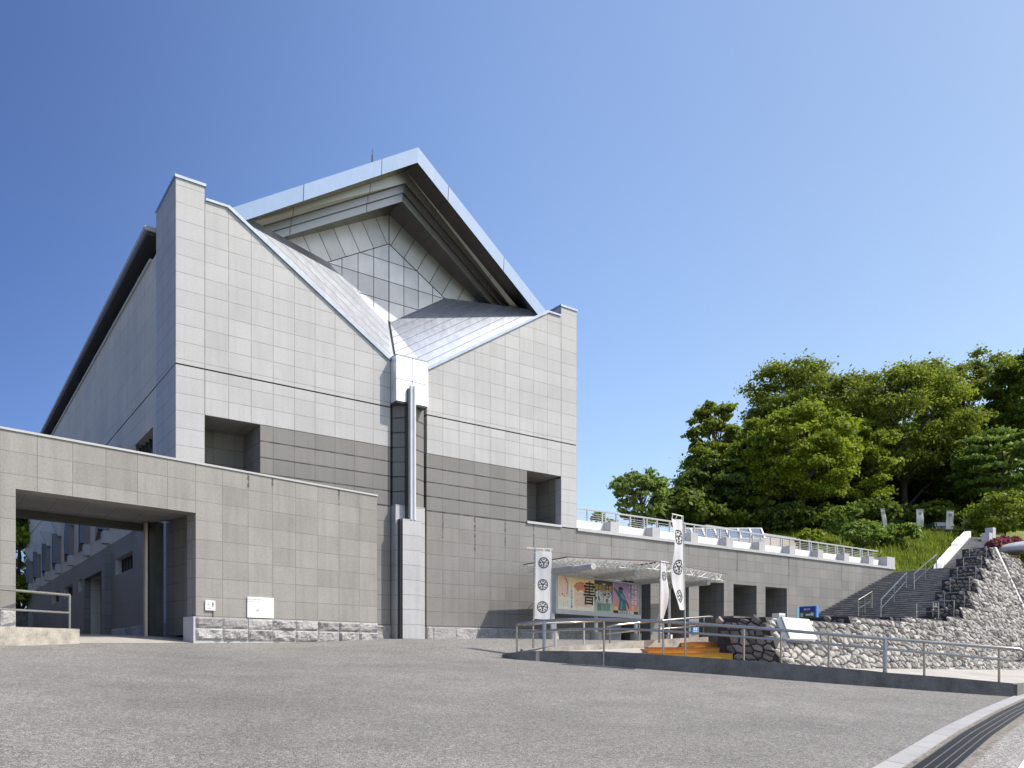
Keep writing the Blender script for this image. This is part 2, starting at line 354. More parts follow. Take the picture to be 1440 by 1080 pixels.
M['rubbledark'] = rubble_stone('shaded_rubble', (.32, .275, .24), .5)  # darker rubble for end faces turned from the sun, their shade in the colour
M['mortar'] = plain('dark_mortar', (.055, .05, .046), .95, var=.3, nscale=8)  # dark mortar colour behind the stones
M['step'] = plain('weathered_step', (.33, .325, .31), .9, var=.35, nscale=2.5, bump=.3)
M['stonedark'] = plain('weathered_block', (.16, .155, .148), .95, var=.4, nscale=6, bump=.8)
M['yellow'] = plain('yellow_paint', (.62, .32, .015), .55, var=.10, nscale=6)
M['red'] = plain('red_tile', (.42, .13, .09), .7, var=.15, nscale=8)
def cloth_mat(name, col, f_):
    m, g, b = newmat(name); b.inputs['Base Color'].default_value = (*col, 1); b.inputs['Roughness'].default_value = .85; g.put(b.inputs['Normal'], g.bump(g.noise(g.obj(), 6, 4), .25, .03))
    tr = g.new('ShaderNodeBsdfTranslucent'); tr.inputs[0].default_value = (*col, 1); mx = g.new('ShaderNodeMixShader'); mx.inputs[0].default_value = f_
    g.l.new(b.outputs[0], mx.inputs[1]); g.l.new(tr.outputs[0], mx.inputs[2]); g.l.new(mx.outputs[0], g.n['Material Output'].inputs[0]); return m
M['cloth'] = cloth_mat('banner_cloth', (.86, .86, .86), .45); M['sheet'] = cloth_mat('white_sheet', (.80, .80, .79), .5)
M['ink'] = plain('black_ink', (.015, .015, .016), .6)
M['paperwhite'] = plain('printed_white', (.85, .85, .84), .5, var=.02)
M['greytext'] = plain('grey_print', (.22, .22, .23), .6)
M['blue'] = plain('blue_enamel', (.05, .25, .72), .4)
M['navy'] = plain('navy_enamel', (.02, .05, .28), .4)
M['cyan'] = plain('pale_cyan', (.35, .75, .72), .5)
M['bark'] = plain('bark', (.09, .075, .06), .95, var=.4, nscale=6, bump=.8)
M['azalea'] = foliage('azalea_petals', (.10, .06, .04), (.58, .05, .22), .3)
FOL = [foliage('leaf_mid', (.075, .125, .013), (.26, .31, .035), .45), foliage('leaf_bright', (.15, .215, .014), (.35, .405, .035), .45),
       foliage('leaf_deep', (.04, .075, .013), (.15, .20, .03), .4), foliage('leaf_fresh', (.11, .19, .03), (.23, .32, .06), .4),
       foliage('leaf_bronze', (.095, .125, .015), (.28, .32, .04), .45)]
FOL.append(foliage('leaf_pale', (.14, .22, .05), (.27, .36, .10), .4))
M['grass'] = foliage('grass_blades', (.12, .18, .015), (.30, .34, .05), .4)
m_, g_, b_ = newmat('hill_turf'); o_ = g_.obj(); n_ = g_.noise(o_, 1.3, 6, .65); n2_ = g_.noise(o_, .22, 3)
g_.put(b_.inputs['Base Color'], g_.mix(g_.mapr(n2_, .35, .65, 0, .6), g_.mix(g_.mapr(n_, .3, .7, 0, 1), (.08, .12, .014), (.20, .25, .035)), (.16, .16, .04)))
b_.inputs['Roughness'].default_value = .95; g_.put(b_.inputs['Normal'], g_.bump(n_, 1, .15)); M['turf'] = m_

# ------------------------------------------------------------------ MAIN BUILDING
CX = 7.685
bld = thing('museum_building', 'large pale granite museum block with steel gable roof, V-shaped roof valley and terrace wing', 'building', (CX, 8, 0))
f = MB()      # front wall, pale stone, around the recesses
for sgn in (-1, 1):
    X = lambda x: x if sgn < 0 else 2*CX - x
    def P2(pts): q = [(X(x), z) for x, z in pts]; return q if sgn < 0 else q[::-1]
    f.prism(P2([(.82, 7.95), (6.96, 7.95), (6.96, 9.5), (1.5, 12.93), (.82, 12.93)]), 0, .35)
    f.prism(P2([(2.48, 6.57), (6.96, 6.57), (6.96, 7.905), (2.48, 7.905)]), 0, .35)
    f.prism(P2([(.825, 6.57), (2.48, 6.57), (2.48, 7.905), (.825, 7.905)]), 0, .35)
f.build('upper_wall', M['light'], bld)
p = MB(); p.box(0, .815, -.003, 2.45, 7.95, 13.34); p.box(0, .815, -.003, 2.45, 0, 7.905); p.build('corner_pier', M['pier'], bld)
p = MB(); p.box(14.555, 15.37, -.003, 2.45, 7.95, 13.34); p.box(14.555, 15.37, -.003, 2.45, 4.57, 7.905); p.build('corner_pier', M['pier2'], bld)
d = MB(); d.prism([(2.48, 4.53), (6.96, 4.53), (6.96, 6.56), (2.48, 6.56)], 0, .35); d.prism([(8.39, 4.53), (12.84, 4.53), (12.84, 6.56), (8.39, 6.56)], 0, .35)
d.build('middle_wall', M['dark'], bld)
lo = MB(); lo.box(0.82, 6.96, .003, .35, .47, 4.525); lo.box(8.39, 15.37, .003, .35, .47, 4.525); lo.build('lower_wall', M['beige'], bld)
g = MB()      # shadow grooves: belt course and pier joints
g.box(0.02, 6.95, .03, .3, 7.905, 7.95); g.box(8.4, 15.35, .03, .3, 7.905, 7.95); g.box(.815, .825, .03, .3, 6.5, 12.9); g.box(14.545, 14.555, .03, .3, 6.5, 12.9)
g.box(2.5, 6.95, .03, .3, 6.56, 6.57); g.box(8.4, 12.8, .03, .3, 6.56, 6.57); g.box(.03, .3, .4, 42, 7.905, 7.95)
g.build('joint_groove', M['black'], bld)
c = MB()      # metal copings
c.box(-.03, .85, -.04, 2.5, 13.34, 13.42); c.box(14.52, 15.4, -.04, 2.5, 13.34, 13.42)
c.box(.85, 1.5, -.05, .42, 12.93, 13.0); c.box(13.87, 14.52, -.05, .42, 12.93, 13.0)
for sgn in (-1, 1):
    a = Vector((CX + sgn*6.185, -.06, 12.97)); b = Vector((CX + sgn*.735, -.06, 9.56)); t = (b-a).normalized(); nn = Vector((-t.z*sgn, 0, t.x*sgn)); nn = nn if nn.z > 0 else -nn
    fr = Frame(a, t, (0, 1, 0), nn); c.box(0, (b-a).length, 0, .48, -.05, .045, fr)
c.build('coping', M['cap'], bld)
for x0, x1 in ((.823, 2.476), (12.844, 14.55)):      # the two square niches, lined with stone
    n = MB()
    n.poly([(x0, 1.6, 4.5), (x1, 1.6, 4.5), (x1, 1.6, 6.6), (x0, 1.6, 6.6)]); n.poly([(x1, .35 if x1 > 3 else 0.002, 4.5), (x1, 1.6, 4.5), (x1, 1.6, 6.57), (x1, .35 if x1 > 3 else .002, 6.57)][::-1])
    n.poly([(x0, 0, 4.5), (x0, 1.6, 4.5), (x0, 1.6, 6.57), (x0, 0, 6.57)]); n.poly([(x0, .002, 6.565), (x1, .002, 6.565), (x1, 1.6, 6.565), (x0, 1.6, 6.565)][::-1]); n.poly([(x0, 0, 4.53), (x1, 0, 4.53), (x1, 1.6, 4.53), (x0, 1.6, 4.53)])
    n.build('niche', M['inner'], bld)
s = MB(); s.box(12.82, 14.56, -.06, .1, 4.53, 4.62); s.build('niche_sill', M['coping'], bld)

# central recess: a stone prism between two slots, spout box, double pipe, buttress
r = MB(); rz0, rz1 = 3.9, 9.5
r.box(6.96, 7.0, .34, .5, 0, 9.5, mi=1); r.poly([(6.96, .5, 0), (8.39, .5, 0), (8.39, .5, 9.5), (6.96, .5, 9.5)], 1)
r.build('recess_back', [M['inner'], M['black']], bld)
r = MB(); pts = [(7.06, .3), (CX-.02, -.40), (8.28, .3)]
r.slab([(7.07, .45), (7.07, .03), (7.46, -.34), (7.58, -.34), (8.29, .03), (8.29, .45)], 3.9, 9.0); r.build('recess_prism', M['dark'], bld)
r = MB(); r.box(6.97, 8.19, -.44, .30, 8.06, 9.60); ob = r.build('spout_box', M['scupper'], bld)
r = MB(); r.box(6.985, 8.175, -.448, -.4405, 8.79, 8.82); r.box(7.565, 7.595, -.448, -.4405, 8.07, 9.59); r.box(6.955, 8.205, -.46, .3, 9.60, 9.63); r.build('panel_joint', M['railgrey'], ob)
r = MB(); r.box(6.99, 8.17, -.42, .3, 8.0, 8.06); r.build('spout_underside', M['darkmetal'], ob)
r = MB()
for x in (7.465, 7.60): r.tube([(x, -.53, 4.05), (x, -.53, 8.62)], .055, 14)
r.box(7.43, 7.64, -.50, -.40, 4.05, 8.5); r.build('rain_pipe', M['pipe'], bld)
r = MB(); r.box(7.36, 7.40, -.55, -.30, 4.05, 8.5); r.build('pipe_bracket', M['darkmetal'], bld)
b = MB(); b.box(7.0, 8.14, -.31, .33, 0, 4.56); b.build('buttress', M['butt'], bld)
b = MB(); b.box(7.14, 7.84, -.56, -.312, 0, 4.06); b.build('buttress_front', M['butt'], bld)
b = MB(); b.box(7.08, 7.14, -.50, -.312, 0, 4.06); b.build('buttress_slot', M['darkmetal'], bld)

# rock-faced plinth (shared builder with the gate wall)
def rock_blocks(mb, fr, s0, s1, rows, pitch, off, depth_, seedv):
    """rows: list of (z0,z1); each block a noisy pillowed face standing proud of plane b=0"""
    rnd = random.Random(seedv)
    for (z0, z1) in rows:
        k0 = math.floor((s0-off)/pitch); k1 = math.ceil((s1-off)/pitch)
        for k in range(k0, k1):
            a0 = max(s0, off+k*pitch)+.008; a1 = min(s1, off+(k+1)*pitch)-.008
            if a1-a0 < .05: continue
            nu, nv = max(3, int((a1-a0)/.045)), max(3, int((z1-z0)/.045)); sd = rnd.random()*100; amp = depth_*(.7+.6*rnd.random()); val = rnd.random()
            i0 = len(mb.v)
            def P(i, j):
                u, v = i/nu, j/nv; e = min(u, 1-u, 1)*nu; e2 = min(v, 1-v)*nv
                q = fr.p(a0+(a1-a0)*u, 0, z0+.006+(z1-z0-.012)*v)
                h = 0 if e < .5 or e2 < .5 else amp*(.45 + .9*mnoise.noise(q*3.1+Vector((sd, 0, 0))) + .25*mnoise.noise(q*9+Vector((0, sd, 0))) + .3*mnoise.noise(q*22))
                if v < .3: h *= .5+v*1.6
                return q - fr.b*max(0, h)
            mb.grid(P, nu, nv); mb.rnd += [val]*(len(mb.v)-i0)
def put_rnd(o, vals):
    at_ = o.data.attributes.new('rnd', 'FLOAT', 'POINT'); at_.data.foreach_set('value', np.asarray(vals, dtype=np.float32)); return o
FACADE = Frame((0, 0, 0), (1, 0, 0), (0, 1, 0), (0, 0, 1))
k = MB(); k.rnd = []
pl = Frame((0, -.02, 0), (1, 0, 0), (0, 1, 0), (0, 0, 1))
rock_blocks(k, pl, 5.4, 6.96, [(-.2, .45)], .686, .138, .05, 3); put_rnd(k.build('plinth', M['rough'], bld), k.rnd); k = MB(); k.rnd = []; rock_blocks(k, pl, 8.41, 17.8, [(-.15, .45)], .95, .1, .05, 4)
put_rnd(k.build('plinth', M['rough'], bld), k.rnd)
k = MB(); k.box(.8, 6.98, .0, .3, -.4, .455); k.box(8.405, 17.84, .0, .3, -.4, .455); k.build('plinth_backing', M['coping'], bld)

# side wall, receding to the left
sw = MB(); WY1 = 43.2
holes = [(1.78, 4.47, 2.5, 3.17), (6.0, 9.22, 2.5, 3.13), (10.72, 15.0, .0, 2.78), (15.6, 18.56, 2.45, 3.03), (20.4, 23.5, 2.4, 3.0), (25.5, 28.5, 2.4, 3.0), (2.9, 6.1, 5.6, 6.75)]
ys = sorted({2.45, WY1} | {h[0] for h in holes} | {h[1] for h in holes}); ys = [0.36] + ys
def wall_cells(mb, zlo, zhi, x=0.0):
    zs = sorted({zlo, zhi} | {h[2] for h in holes if zlo < h[2] < zhi} | {h[3] for h in holes if zlo < h[3] < zhi})
    for i in range(len(ys)-1):
        for j in range(len(zs)-1):
            ym, zm = (ys[i]+ys[i+1])/2, (zs[j]+zs[j+1])/2
            if ym < 2.45 or any(h[0] < ym < h[1] and h[2] < zm < h[3] for h in holes): continue
            mb.poly([(x, ys[i+1], zs[j]), (x, ys[i], zs[j]), (x, ys[i], zs[j+1]), (x, ys[i+1], zs[j+1])])
lw_ = MB(); wall_cells(lw_, 0, 3.8); lw_.build('side_wall_base', M['sidelow'], bld); wall_cells(sw, 3.8, 7.905); wall_cells(sw, 7.95, 12.1)
for (a, b2, z0, z1) in holes:
    dd = .45
    sw.poly([(0, a, z0), (dd, a, z0), (dd, a, z1), (0, a, z1)]); sw.poly([(0, b2, z0), (dd, b2, z0), (dd, b2, z1), (0, b2, z1)][::-1]); sw.poly([(0, a, z1), (0, b2, z1), (dd, b2, z1), (dd, a, z1)]); sw.poly([(0, a, z0), (0, b2, z0), (dd, b2, z0), (dd, a, z0)][::-1])
sw.poly([(0, WY1, 0), (15.37, WY1, 0), (15.37, WY1, 12.9), (0, WY1, 12.9)][::-1])
sw.poly([(15.37, 2.45, 0), (15.37, WY1, 0), (15.37, WY1, 12.9), (15.37, 2.45, 12.9)])
sw.build('side_wall', M['side'], bld)
sill = MB(); sill.box(-.06, .3, 3.1, WY1, 12.1, 12.2); sill.build('clerestory_sill', M['coping'], bld)
e = MB(); e.poly([(.5, 2.4, 12.1), (.5, WY1, 12.1), (.5, WY1, 13), (.5, 2.4, 13)][::-1])
for i in range(9): e.box(.1, .5, 5.5+i*4.5, 5.9+i*4.5, 12.2, 12.7)
e.build('clerestory_band', M['black'], bld)
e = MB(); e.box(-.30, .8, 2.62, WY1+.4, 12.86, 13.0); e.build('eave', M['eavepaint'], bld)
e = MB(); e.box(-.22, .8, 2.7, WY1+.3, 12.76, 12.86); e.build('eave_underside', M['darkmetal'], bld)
e = MB(); e.box(.35, 15.0, 1.6, WY1, 12.75, 12.97); e.build('flat_roof', M['roof'], bld)
for (a, b2, z0, z1) in holes:
    if z0 < .1: continue
    wdw = MB(); wdw.poly([(.3, b2, z0), (.3, a, z0), (.3, a, z1), (.3, b2, z1)]); wo_ = wdw.build('window', M['glassdark'], bld)
    nbar = 6
    for i in range(nbar+1):
        y = a + (b2-a)*i/nbar; fr_ = MB(); fr_.box(.22, .29, y-.03, y+.03, z0, z1); fr_.build('window_bar', M['darkmetal'], wo_)
pr = MB(); pr.box(-.25, -.002, 10.0, 10.68, 0, 3.45); pr.box(-.25, -.002, 15.04, 15.6, 0, 3.45); pr.box(-.25, -.002, 10.68, 15.04, 2.8, 3.45); pr.build('door_surround', M['inner'], bld)
pr = MB(); pr.box(.4, .46, 10.7, 15.0, 0, 2.8); pr.build('service_door', M['darkmetal'], bld)
k = MB(); k.rnd = []; sfr = Frame((-.02, 0, 0), (0, 1, 0), (1, 0, 0), (0, 0, 1))
rock_blocks(k, sfr, .4, 9.9, [(-.05, .45)], 1.2, 0, .05, 9); put_rnd(k.build('plinth', M['rough'], bld), k.rnd)
for i in range(8):      # saw-tooth oriel windows of the upper floor
    y0 = 5.7 + 4.75*i; pj = .42; yb = y0 + 3.4
    o1 = MB(); o1.poly([(-pj, y0, 4.35), (0, yb, 4.35), (0, yb, 6.1), (-pj, y0, 6.1)][::-1]); o1.poly([(0, y0, 4.35), (-pj, y0, 4.35), (0, yb, 4.35)]); o1.poly([(-.22, y0, 4.35), (0, y0, 4.35), (0, y0, 6.1), (-.22, y0, 6.1)]); oo = o1.build('oriel_window', M['sidelow'], bld)
    o2 = MB(); o2.poly([(-pj+.02, y0, 4.40), (-.22, y0, 4.40), (-.22, y0, 6.0), (-pj+.02, y0, 6.0)]); o2.build('pane', M['glassblue'], oo)
    o3 = MB(); o3.prism([(-pj-.10, 6.7), (-.002, 6.7), (-.002, 5.85), (-.16, 5.85)][::-1], y0-.22, y0+.10); o3.build('hood', M['coping'], oo)
    o4 = MB(); o4.box(-.26, -.002, y0-.2, y0+.3, 3.85, 4.34); o4.build('sill_block', M['coping'], oo)

# gable roof: chevron layers with a prow, stepped soffit
LX = 6.15
prof = [(-.645, 16.77, .104, .625, 0), (-.60, 16.27, .104, .625, 0), (.205, 16.36, .11, .60, 1), (.26, 15.985, .12, .575, 1), (.38, 16.03, .12, .57, 1), (.395, 15.72, .12, .567, 1),
        (.475, 15.75, .12, .565, 1), (.49, 15.44, .12, .563, 1), (.66, 15.47, .12, .56, 1), (1.50, 15.43, 0, .555, 1)]
def chev(k, dx): y0, z0, py_, sl_, _ = prof[k]; return Vector((CX+dx, y0+py_*abs(dx), z0-sl_*abs(dx)))
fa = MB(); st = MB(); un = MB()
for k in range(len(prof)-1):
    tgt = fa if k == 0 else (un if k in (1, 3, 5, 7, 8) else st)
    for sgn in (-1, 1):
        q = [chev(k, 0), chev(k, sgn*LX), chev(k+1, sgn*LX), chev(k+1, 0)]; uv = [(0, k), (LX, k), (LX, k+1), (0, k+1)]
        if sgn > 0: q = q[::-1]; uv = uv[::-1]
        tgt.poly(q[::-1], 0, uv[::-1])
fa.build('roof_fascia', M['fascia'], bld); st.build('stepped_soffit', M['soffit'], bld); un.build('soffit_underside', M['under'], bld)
rf = MB()
for sgn in (-1, 1):
    a, b2 = chev(0, 0), chev(0, sgn*LX); q = [a, b2, Vector((b2.x, 26, b2.z)), Vector((a.x, 26, a.z))]; rf.poly(q if sgn > 0 else q[::-1])
a = chev(0, 0); rf.poly([(CX-LX, 26, 12.9), (CX, 26, a.z), (CX+LX, 26, 12.9)]); rf.build('gable_roof', M['roof'], bld)
gw = 1.49; ap = 15.47
DT, DB, DXX, DZ = 14.36, 11.5, 2.37, 13.0
gm = MB(); gm.poly([(CX, gw, DB), (CX+DXX, gw, DZ), (CX, gw, DT), (CX-DXX, gw, DZ)]); gm.build('gable_diamond', M['gable'], bld)
gb = MB(); sl_ = .555; L_ = math.hypot(1, sl_)
for sgn in (-1, 1):
    xe = CX+sgn*4.4; q = [(CX, gw, DT), (CX+sgn*DXX, gw, DZ), (xe, gw, DZ-.05), (xe, gw, ap-4.4*sl_+.02), (CX, gw, ap)]
    uv = [((abs(x-CX) - sl_*(z-ap))/L_, 0) for x, y, z in q]
    if sgn < 0: q = q[::-1]; uv = uv[::-1]
    gb.poly(q, 0, uv)
gb.build('gable_band', M['gableband'], bld)
gj = MB(); gj.box(CX-.012, CX+.012, gw-.012, gw-.002, DB, ap)
for sgn in (-1, 1):
    gj.bar((CX, gw-.006, DT), (CX+sgn*DXX, gw-.006, DZ), .012, .022)
gj.build('gable_joint', M['black'], bld)
# valley roof planes
vl = MB()
def valley(sgn):
    A = Vector((CX+sgn*6.2, .02, 12.98)); B_ = Vector((CX+sgn*.72, .02, 9.52)); Bc = Vector((CX-.45, .04, 9.28)); D_ = Vector((CX, gw-.01, 11.5)); E_ = Vector((CX+sgn*DXX, gw-.01, 13.02)); F_ = Vector((CX+sgn*6.2, gw+1.2, 13.02)); E2 = Vector((CX+sgn*4.6, gw+1.2, 13.02))
    t = (A-B_).normalized()
    for q in ([A, B_, Bc, D_, E_], [A, E_, E2, F_]):
        nrm = (q[1]-q[0]).cross(q[2]-q[0]).normalized(); s2 = nrm.cross(t).normalized()
        uv = [((v-B_).dot(t), (v-B_).dot(s2)) for v in q]
        if nrm.z < 0: q = q[::-1]; uv = uv[::-1]
        vl.poly(q, 0, uv)
valley(-1); valley(1); vl.build('valley_roof', M['valley'], bld)
vg = MB(); vg.bar((CX-.45, .03, 9.30), (CX, gw-.03, 11.53), .05, .04); vg.build('valley_gutter', M['black'], bld)
an = MB(); an.tube([onY(523.5, 222, 3), onY(523.5, 209, 3)], .011, 5); an.tube([onY(523.5, 222, 3)-UP*.4, onY(523.5, 218, 3)], .028, 5); an.build('antenna', M['darkmetal'], bld)

# terrace wing: long wall with five entrance bays, coping, white upstand, square piers
XE = 39.88; bays = [(17.85+2.465*i, 17.85+2.465*i+1.77) for i in range(5)]
tw = MB(); xs = [15.372] + [v for b2 in bays for v in b2] + [XE]
for i in range(0, len(xs), 2): tw.box(xs[i], xs[i+1], 0, .45, -.3 if i else .44, 2.85, skip='tb' if i else 'tb')
tw.box(15.372, XE, 0, .45, 2.85, 4.47, skip='')
tw.box(15.372, 17.85, .01, .45, -.3, .44)
tw.poly([(XE, .45, -.3), (XE, 20, -.3), (XE, 20, 4.5), (XE, .45, 4.5)]); tw.build('terrace_wall', M['beige'], bld)
ti = MB()
for a, b2 in bays:
    ti.poly([(b2, .45, 0), (b2, 1.7, 0), (b2, 1.7, 2.85), (b2, .45, 2.85)][::-1]); ti.poly([(a, .45, 0), (a, 1.7, 0), (a, 1.7, 2.85), (a, .45, 2.85)]); ti.poly([(a, .45, 2.845), (b2, .45, 2.845), (b2, 1.7, 2.845), (a, 1.7, 2.845)][::-1]); ti.poly([(a, 1.7, 0), (b2, 1.7, 0), (b2, 1.7, 2.85), (a, 1.7, 2.85)])
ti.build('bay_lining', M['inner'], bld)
for i, (a, b2) in enumerate(bays):
    dr = MB(); dr.box(a+.05, a+1.15 if i not in (0,) else b2-.05, 1.6, 1.66, 0, 2.3); do = dr.build('glass_door', M['doorglass'], bld)
    df = MB(); df.box(a, b2, 1.57, 1.67, 2.3, 2.38); df.box(a+.56, a+.62, 1.57, 1.68, 0, 2.3); df.box(a+1.13, a+1.19, 1.57, 1.68, 0, 2.3); df.build('door_frame', M['railgrey'], do)
for a in (19.62-.35, 22.2-.5): nt_ = MB(); nt_.box(a, a+.26, 1.5, 1.55, 1.75, 2.25); nt_.build('door_notice', M['paperwhite'], bld)
cp = MB(); cp.box(15.38, XE+.05, -.07, .5, 4.475, 4.60); cp.build('terrace_coping', M['coping'], bld)
up = MB(); up.box(15.38, 38.9, .40, .62, 4.602, 5.0); up.build('white_upstand', M['whitewall'], bld)
for i in range(9):
    x = 17.2 + 2.488*i; q = MB(); q.box(x, x+.49, -.05, .66, 4.603, 5.03); q.build('parapet_pier', M['coping'], bld)
q = MB(); q.box(39.05, XE+.02, -.05, 1.6, 4.603, 5.17); q.build('end_pier', M['coping'], bld)
tr = MB(); tr.box(15.38, XE-.02, .46, 20, 4.3, 4.55); tr.build('terrace_floor', M['paving'], bld)

# terrace railing: a thing of its own on the upstand
rl = thing('terrace_railing', 'long grey metal railing on the white parapet of the terrace', 'railing', (27, .52, 5.0))
q = MB(); q.box(15.45, 39.0, .48, .56, 5.50, 5.56); q.build('top_rail', M['railgrey'], rl)
q = MB()
for z in (5.10, 5.19, 5.28, 5.37): q.tube([(15.45, .52, z), (39.0, .52, z)], .012, 5)
q.build('wire_rails', M['railgrey'], rl)
for i in range(28):
    x = 15.55 + i*.83
    for dx in ((0, .19) if i % 3 == 2 else (0,)): q = MB(); q.box(x+dx, x+dx+.05, .49, .55, 5.0, 5.50); q.build('post', M['railgrey'], rl)

# glass skylight and grey wall on the terrace
skl = thing('skylight', 'sloping blue glass skylight with white frame bars behind the terrace railing', 'skylight', (30, 4.5, 4.55))
SKL = [at(960, 757.5, 46.0), at(1075.5, 757.5, 46.0), at(1070, 743.4, 47.0), at(954, 743.4, 47.0)]
q = MB(); q.poly(SKL); q.build('pane', M['glassblue'], skl)
for i in range(8):
    q = MB(); q.bar(SKL[0].lerp(SKL[1], i/7)-FW*.03, SKL[3].lerp(SKL[2], i/7)-FW*.03, .09, .09); q.build('frame_bar', M['white'], skl)
q = MB(); q.bar(SKL[3]-FW*.03, SKL[2]-FW*.03, .12, .10); q.bar(SKL[0]-FW*.03, SKL[1]-FW*.03, .12, .08)
dn_ = Vector((0, 0, -1.6)); q.poly([SKL[0]+dn_, SKL[1]+dn_, SKL[1], SKL[0]]); q.poly([SKL[1]+dn_, SKL[2]+FW+dn_*1.3, SKL[2]+FW*.9, SKL[2], SKL[1]]); q.poly([SKL[3], SKL[2], SKL[2]+FW*.9, SKL[3]+FW*.9]); q.build('frame', M['white'], skl)
q = MB(); a = onY(1143, 760, 9); q.box(34.0, a.x, 9, 9.3, 4.5, a.z-.12); gwall = q.build('plant_room_wall', M['side']); tag(gwall, 'plain grey stone wall end behind the terrace railing, right of the skylight', 'wall')
q = MB(); q.box(33.9, a.x+.05, 8.95, 9.35, a.z-.12, a.z); q.build('wall_coping', M['coping'], gwall)

# ------------------------------------------------------------------ GATE WALL (angled wall with the wide portal, left)
A0 = Vector((-.11, -2.64, 0)); GF = Frame(A0, WD, -WN, UP)     # a along the wall, b backwards, c up
gate = thing('gate_wall', 'warm grey granite wall with wide portal opening and rock-faced base, in front of the tall block', 'wall', A0)
q = MB(); TOPZ = 4.47
q.box(-16, -4.18, 0, .5, .46, TOPZ, GF, skip='b'); q.box(-4.18, -.02, 0, .5, 3.18, TOPZ, GF); q.box(-.02, 5.88, 0, .5, .46, TOPZ, GF)
q.build('wall', M['gate'], gate)
q = MB(); q.box(-16, 5.9, -.03, .55, TOPZ, TOPZ+.05, GF); q.build('coping', M['coping'], gate)
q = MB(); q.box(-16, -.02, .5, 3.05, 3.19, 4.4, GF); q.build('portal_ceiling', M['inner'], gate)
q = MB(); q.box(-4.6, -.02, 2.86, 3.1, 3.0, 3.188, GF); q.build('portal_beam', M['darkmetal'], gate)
q = MB(); q.box(-.02, 5.4, .5, 2.62, 3.3, 4.4, GF); q.box(5.3, 5.4, .5, 1.7, 0, 3.3, GF); q.box(.45, .55, .5, 2.9, 0, 3.3, GF); q.build('portal_recess_blockers', M['inner'], gate)  # includes unseen roof slab and end wall added to keep light out
q = MB(); q.tube([GF.p(-.3, 2.45, -.2), GF.p(-.3, 2.45, 3.18)], .085, 14); q.build('portal_post', M['bronze'], gate)
q = MB(); q.box(-.14, .08, 2.2, 2.7, -.2, 3.18, GF); q.build('portal_rail_housing', M['darkmetal'], gate)
q = MB(); q.box(-16, -4.18, -.0, .5, -.6, .455, GF); q.box(-.08, 5.88, 0.0, .6, -.5, .455, GF); q.build('base_backing', M['coping'], gate)
q = MB(); q.rnd = []; bf = Frame(GF.p(0, -.02, 0), GF.a, GF.b, GF.c)
rock_blocks(q, bf, -16, -4.18, [(-.2, .45)], .745, -.02, .05, 21); rock_blocks(q, bf, -.08, 5.90, [(.16, .45), (-.16, .155)], .745, -.02, .075, 22)
put_rnd(q.build('rock_base', M['rough'], gate), q.rnd)
q = MB(); q.box(-16, -4.2, .02, .3, .453, .468, GF); q.box(-.0, 5.86, .02, .3, .453, .468, GF); q.build('shadow_joint', M['black'], gate)

# text helper
FONT_CACHE = {}
def text_faces(txt, size, bold=0.0, shear=0.0, align='CENTER', wfac=1.0):
    key = (txt, size, bold, shear, align)
    if key not in FONT_CACHE:
        cu = bpy.data.curves.new('lettering', 'FONT'); cu.body = txt; cu.size = size; cu.offset = bold*size; cu.shear = shear; cu.align_x = align; cu.align_y = 'CENTER'; cu.resolution_u = 2
        o = bpy.data.objects.new('lettering', cu); COL.objects.link(o); dg = bpy.context.evaluated_depsgraph_get(); me = bpy.data.meshes.new_from_object(o.evaluated_get(dg))
        FONT_CACHE[key] = ([v.co.copy() for v in me.vertices], [list(p.vertices) for p in me.polygons])
        bpy.data.objects.remove(o); bpy.data.curves.remove(cu); bpy.data.meshes.remove(me)
    return FONT_CACHE[key]
def put_text(mb, fr, txt, a, c, size, mi, off=.004, bold=0.0, shear=0.0, align='CENTER', sx=1.0, vertical=False):
    if vertical:
        for i, ch in enumerate(txt): put_text(mb, fr, ch, a, c - i*size*1.02, size, mi, off, bold, shear, 'CENTER', sx)
        return
    vs, fs = text_faces(txt, size, bold, shear, align)
    for f_ in fs: mb.poly([fr.p(a+vs[i].x*sx, -off, c+vs[i].y) for i in f_], mi, [(0, 0)]*len(f_))
def flat(mb, fr, a0, a1, c0, c1, mi, off, uv=None): mb.poly([fr.p(a0, -off, c0), fr.p(a1, -off, c0), fr.p(a1, -off, c1), fr.p(a0, -off, c1)], mi, uv or [(0, 0), (1, 0), (1, 1), (0, 1)])
def disc(mb, fr, a, c, ra, rc, mi, off, rot=0, n=20):
    pts = []
    for k in range(n):
        an = 2*math.pi*k/n; x, y = ra*math.cos(an), rc*math.sin(an); pts.append(fr.p(a+x*math.cos(rot)-y*math.sin(rot), -off, c+x*math.sin(rot)+y*math.cos(rot)))
    mb.poly(pts, mi, [(0, 0)]*n)

# two signs on the gate wall
sg = thing('toilet_sign', 'small square white toilet sign with wheelchair and person symbols on the gate wall', 'sign', GF.p(.36, -.03, .76))
sf = Frame(GF.p(.36, -.05, .76), GF.a, GF.b, GF.c)
q = MB(); q.box(-.135, .135, 0, .045, -.13, .13, sf); po = q.build('sign_plate', M['paperwhite'], sg)
q = MB(); disc(q, sf, .07, .085, .014, .014, 0, .003); flat(q, sf, .052, .088, 0, .068, 0, .003); flat(q, sf, .058, .082, -.045, 0, 0, .003)
disc(q, sf, -.06, .08, .012, .012, 1, .003); flat(q, sf, -.067, -.053, .01, .066, 1, .003); flat(q, sf, -.06, -.025, .008, .018, 1, .003)
for k in range(14):
    a1, a2 = 2*math.pi*k/14, 2*math.pi*(k+1)/14
    q.poly([sf.p(-.062+r_*math.cos(t), -.003, -.005+r_*math.sin(t)) for r_, t in ((.042, a1), (.042, a2), (.032, a2), (.032, a1))], 1, [(0, 0)]*4)
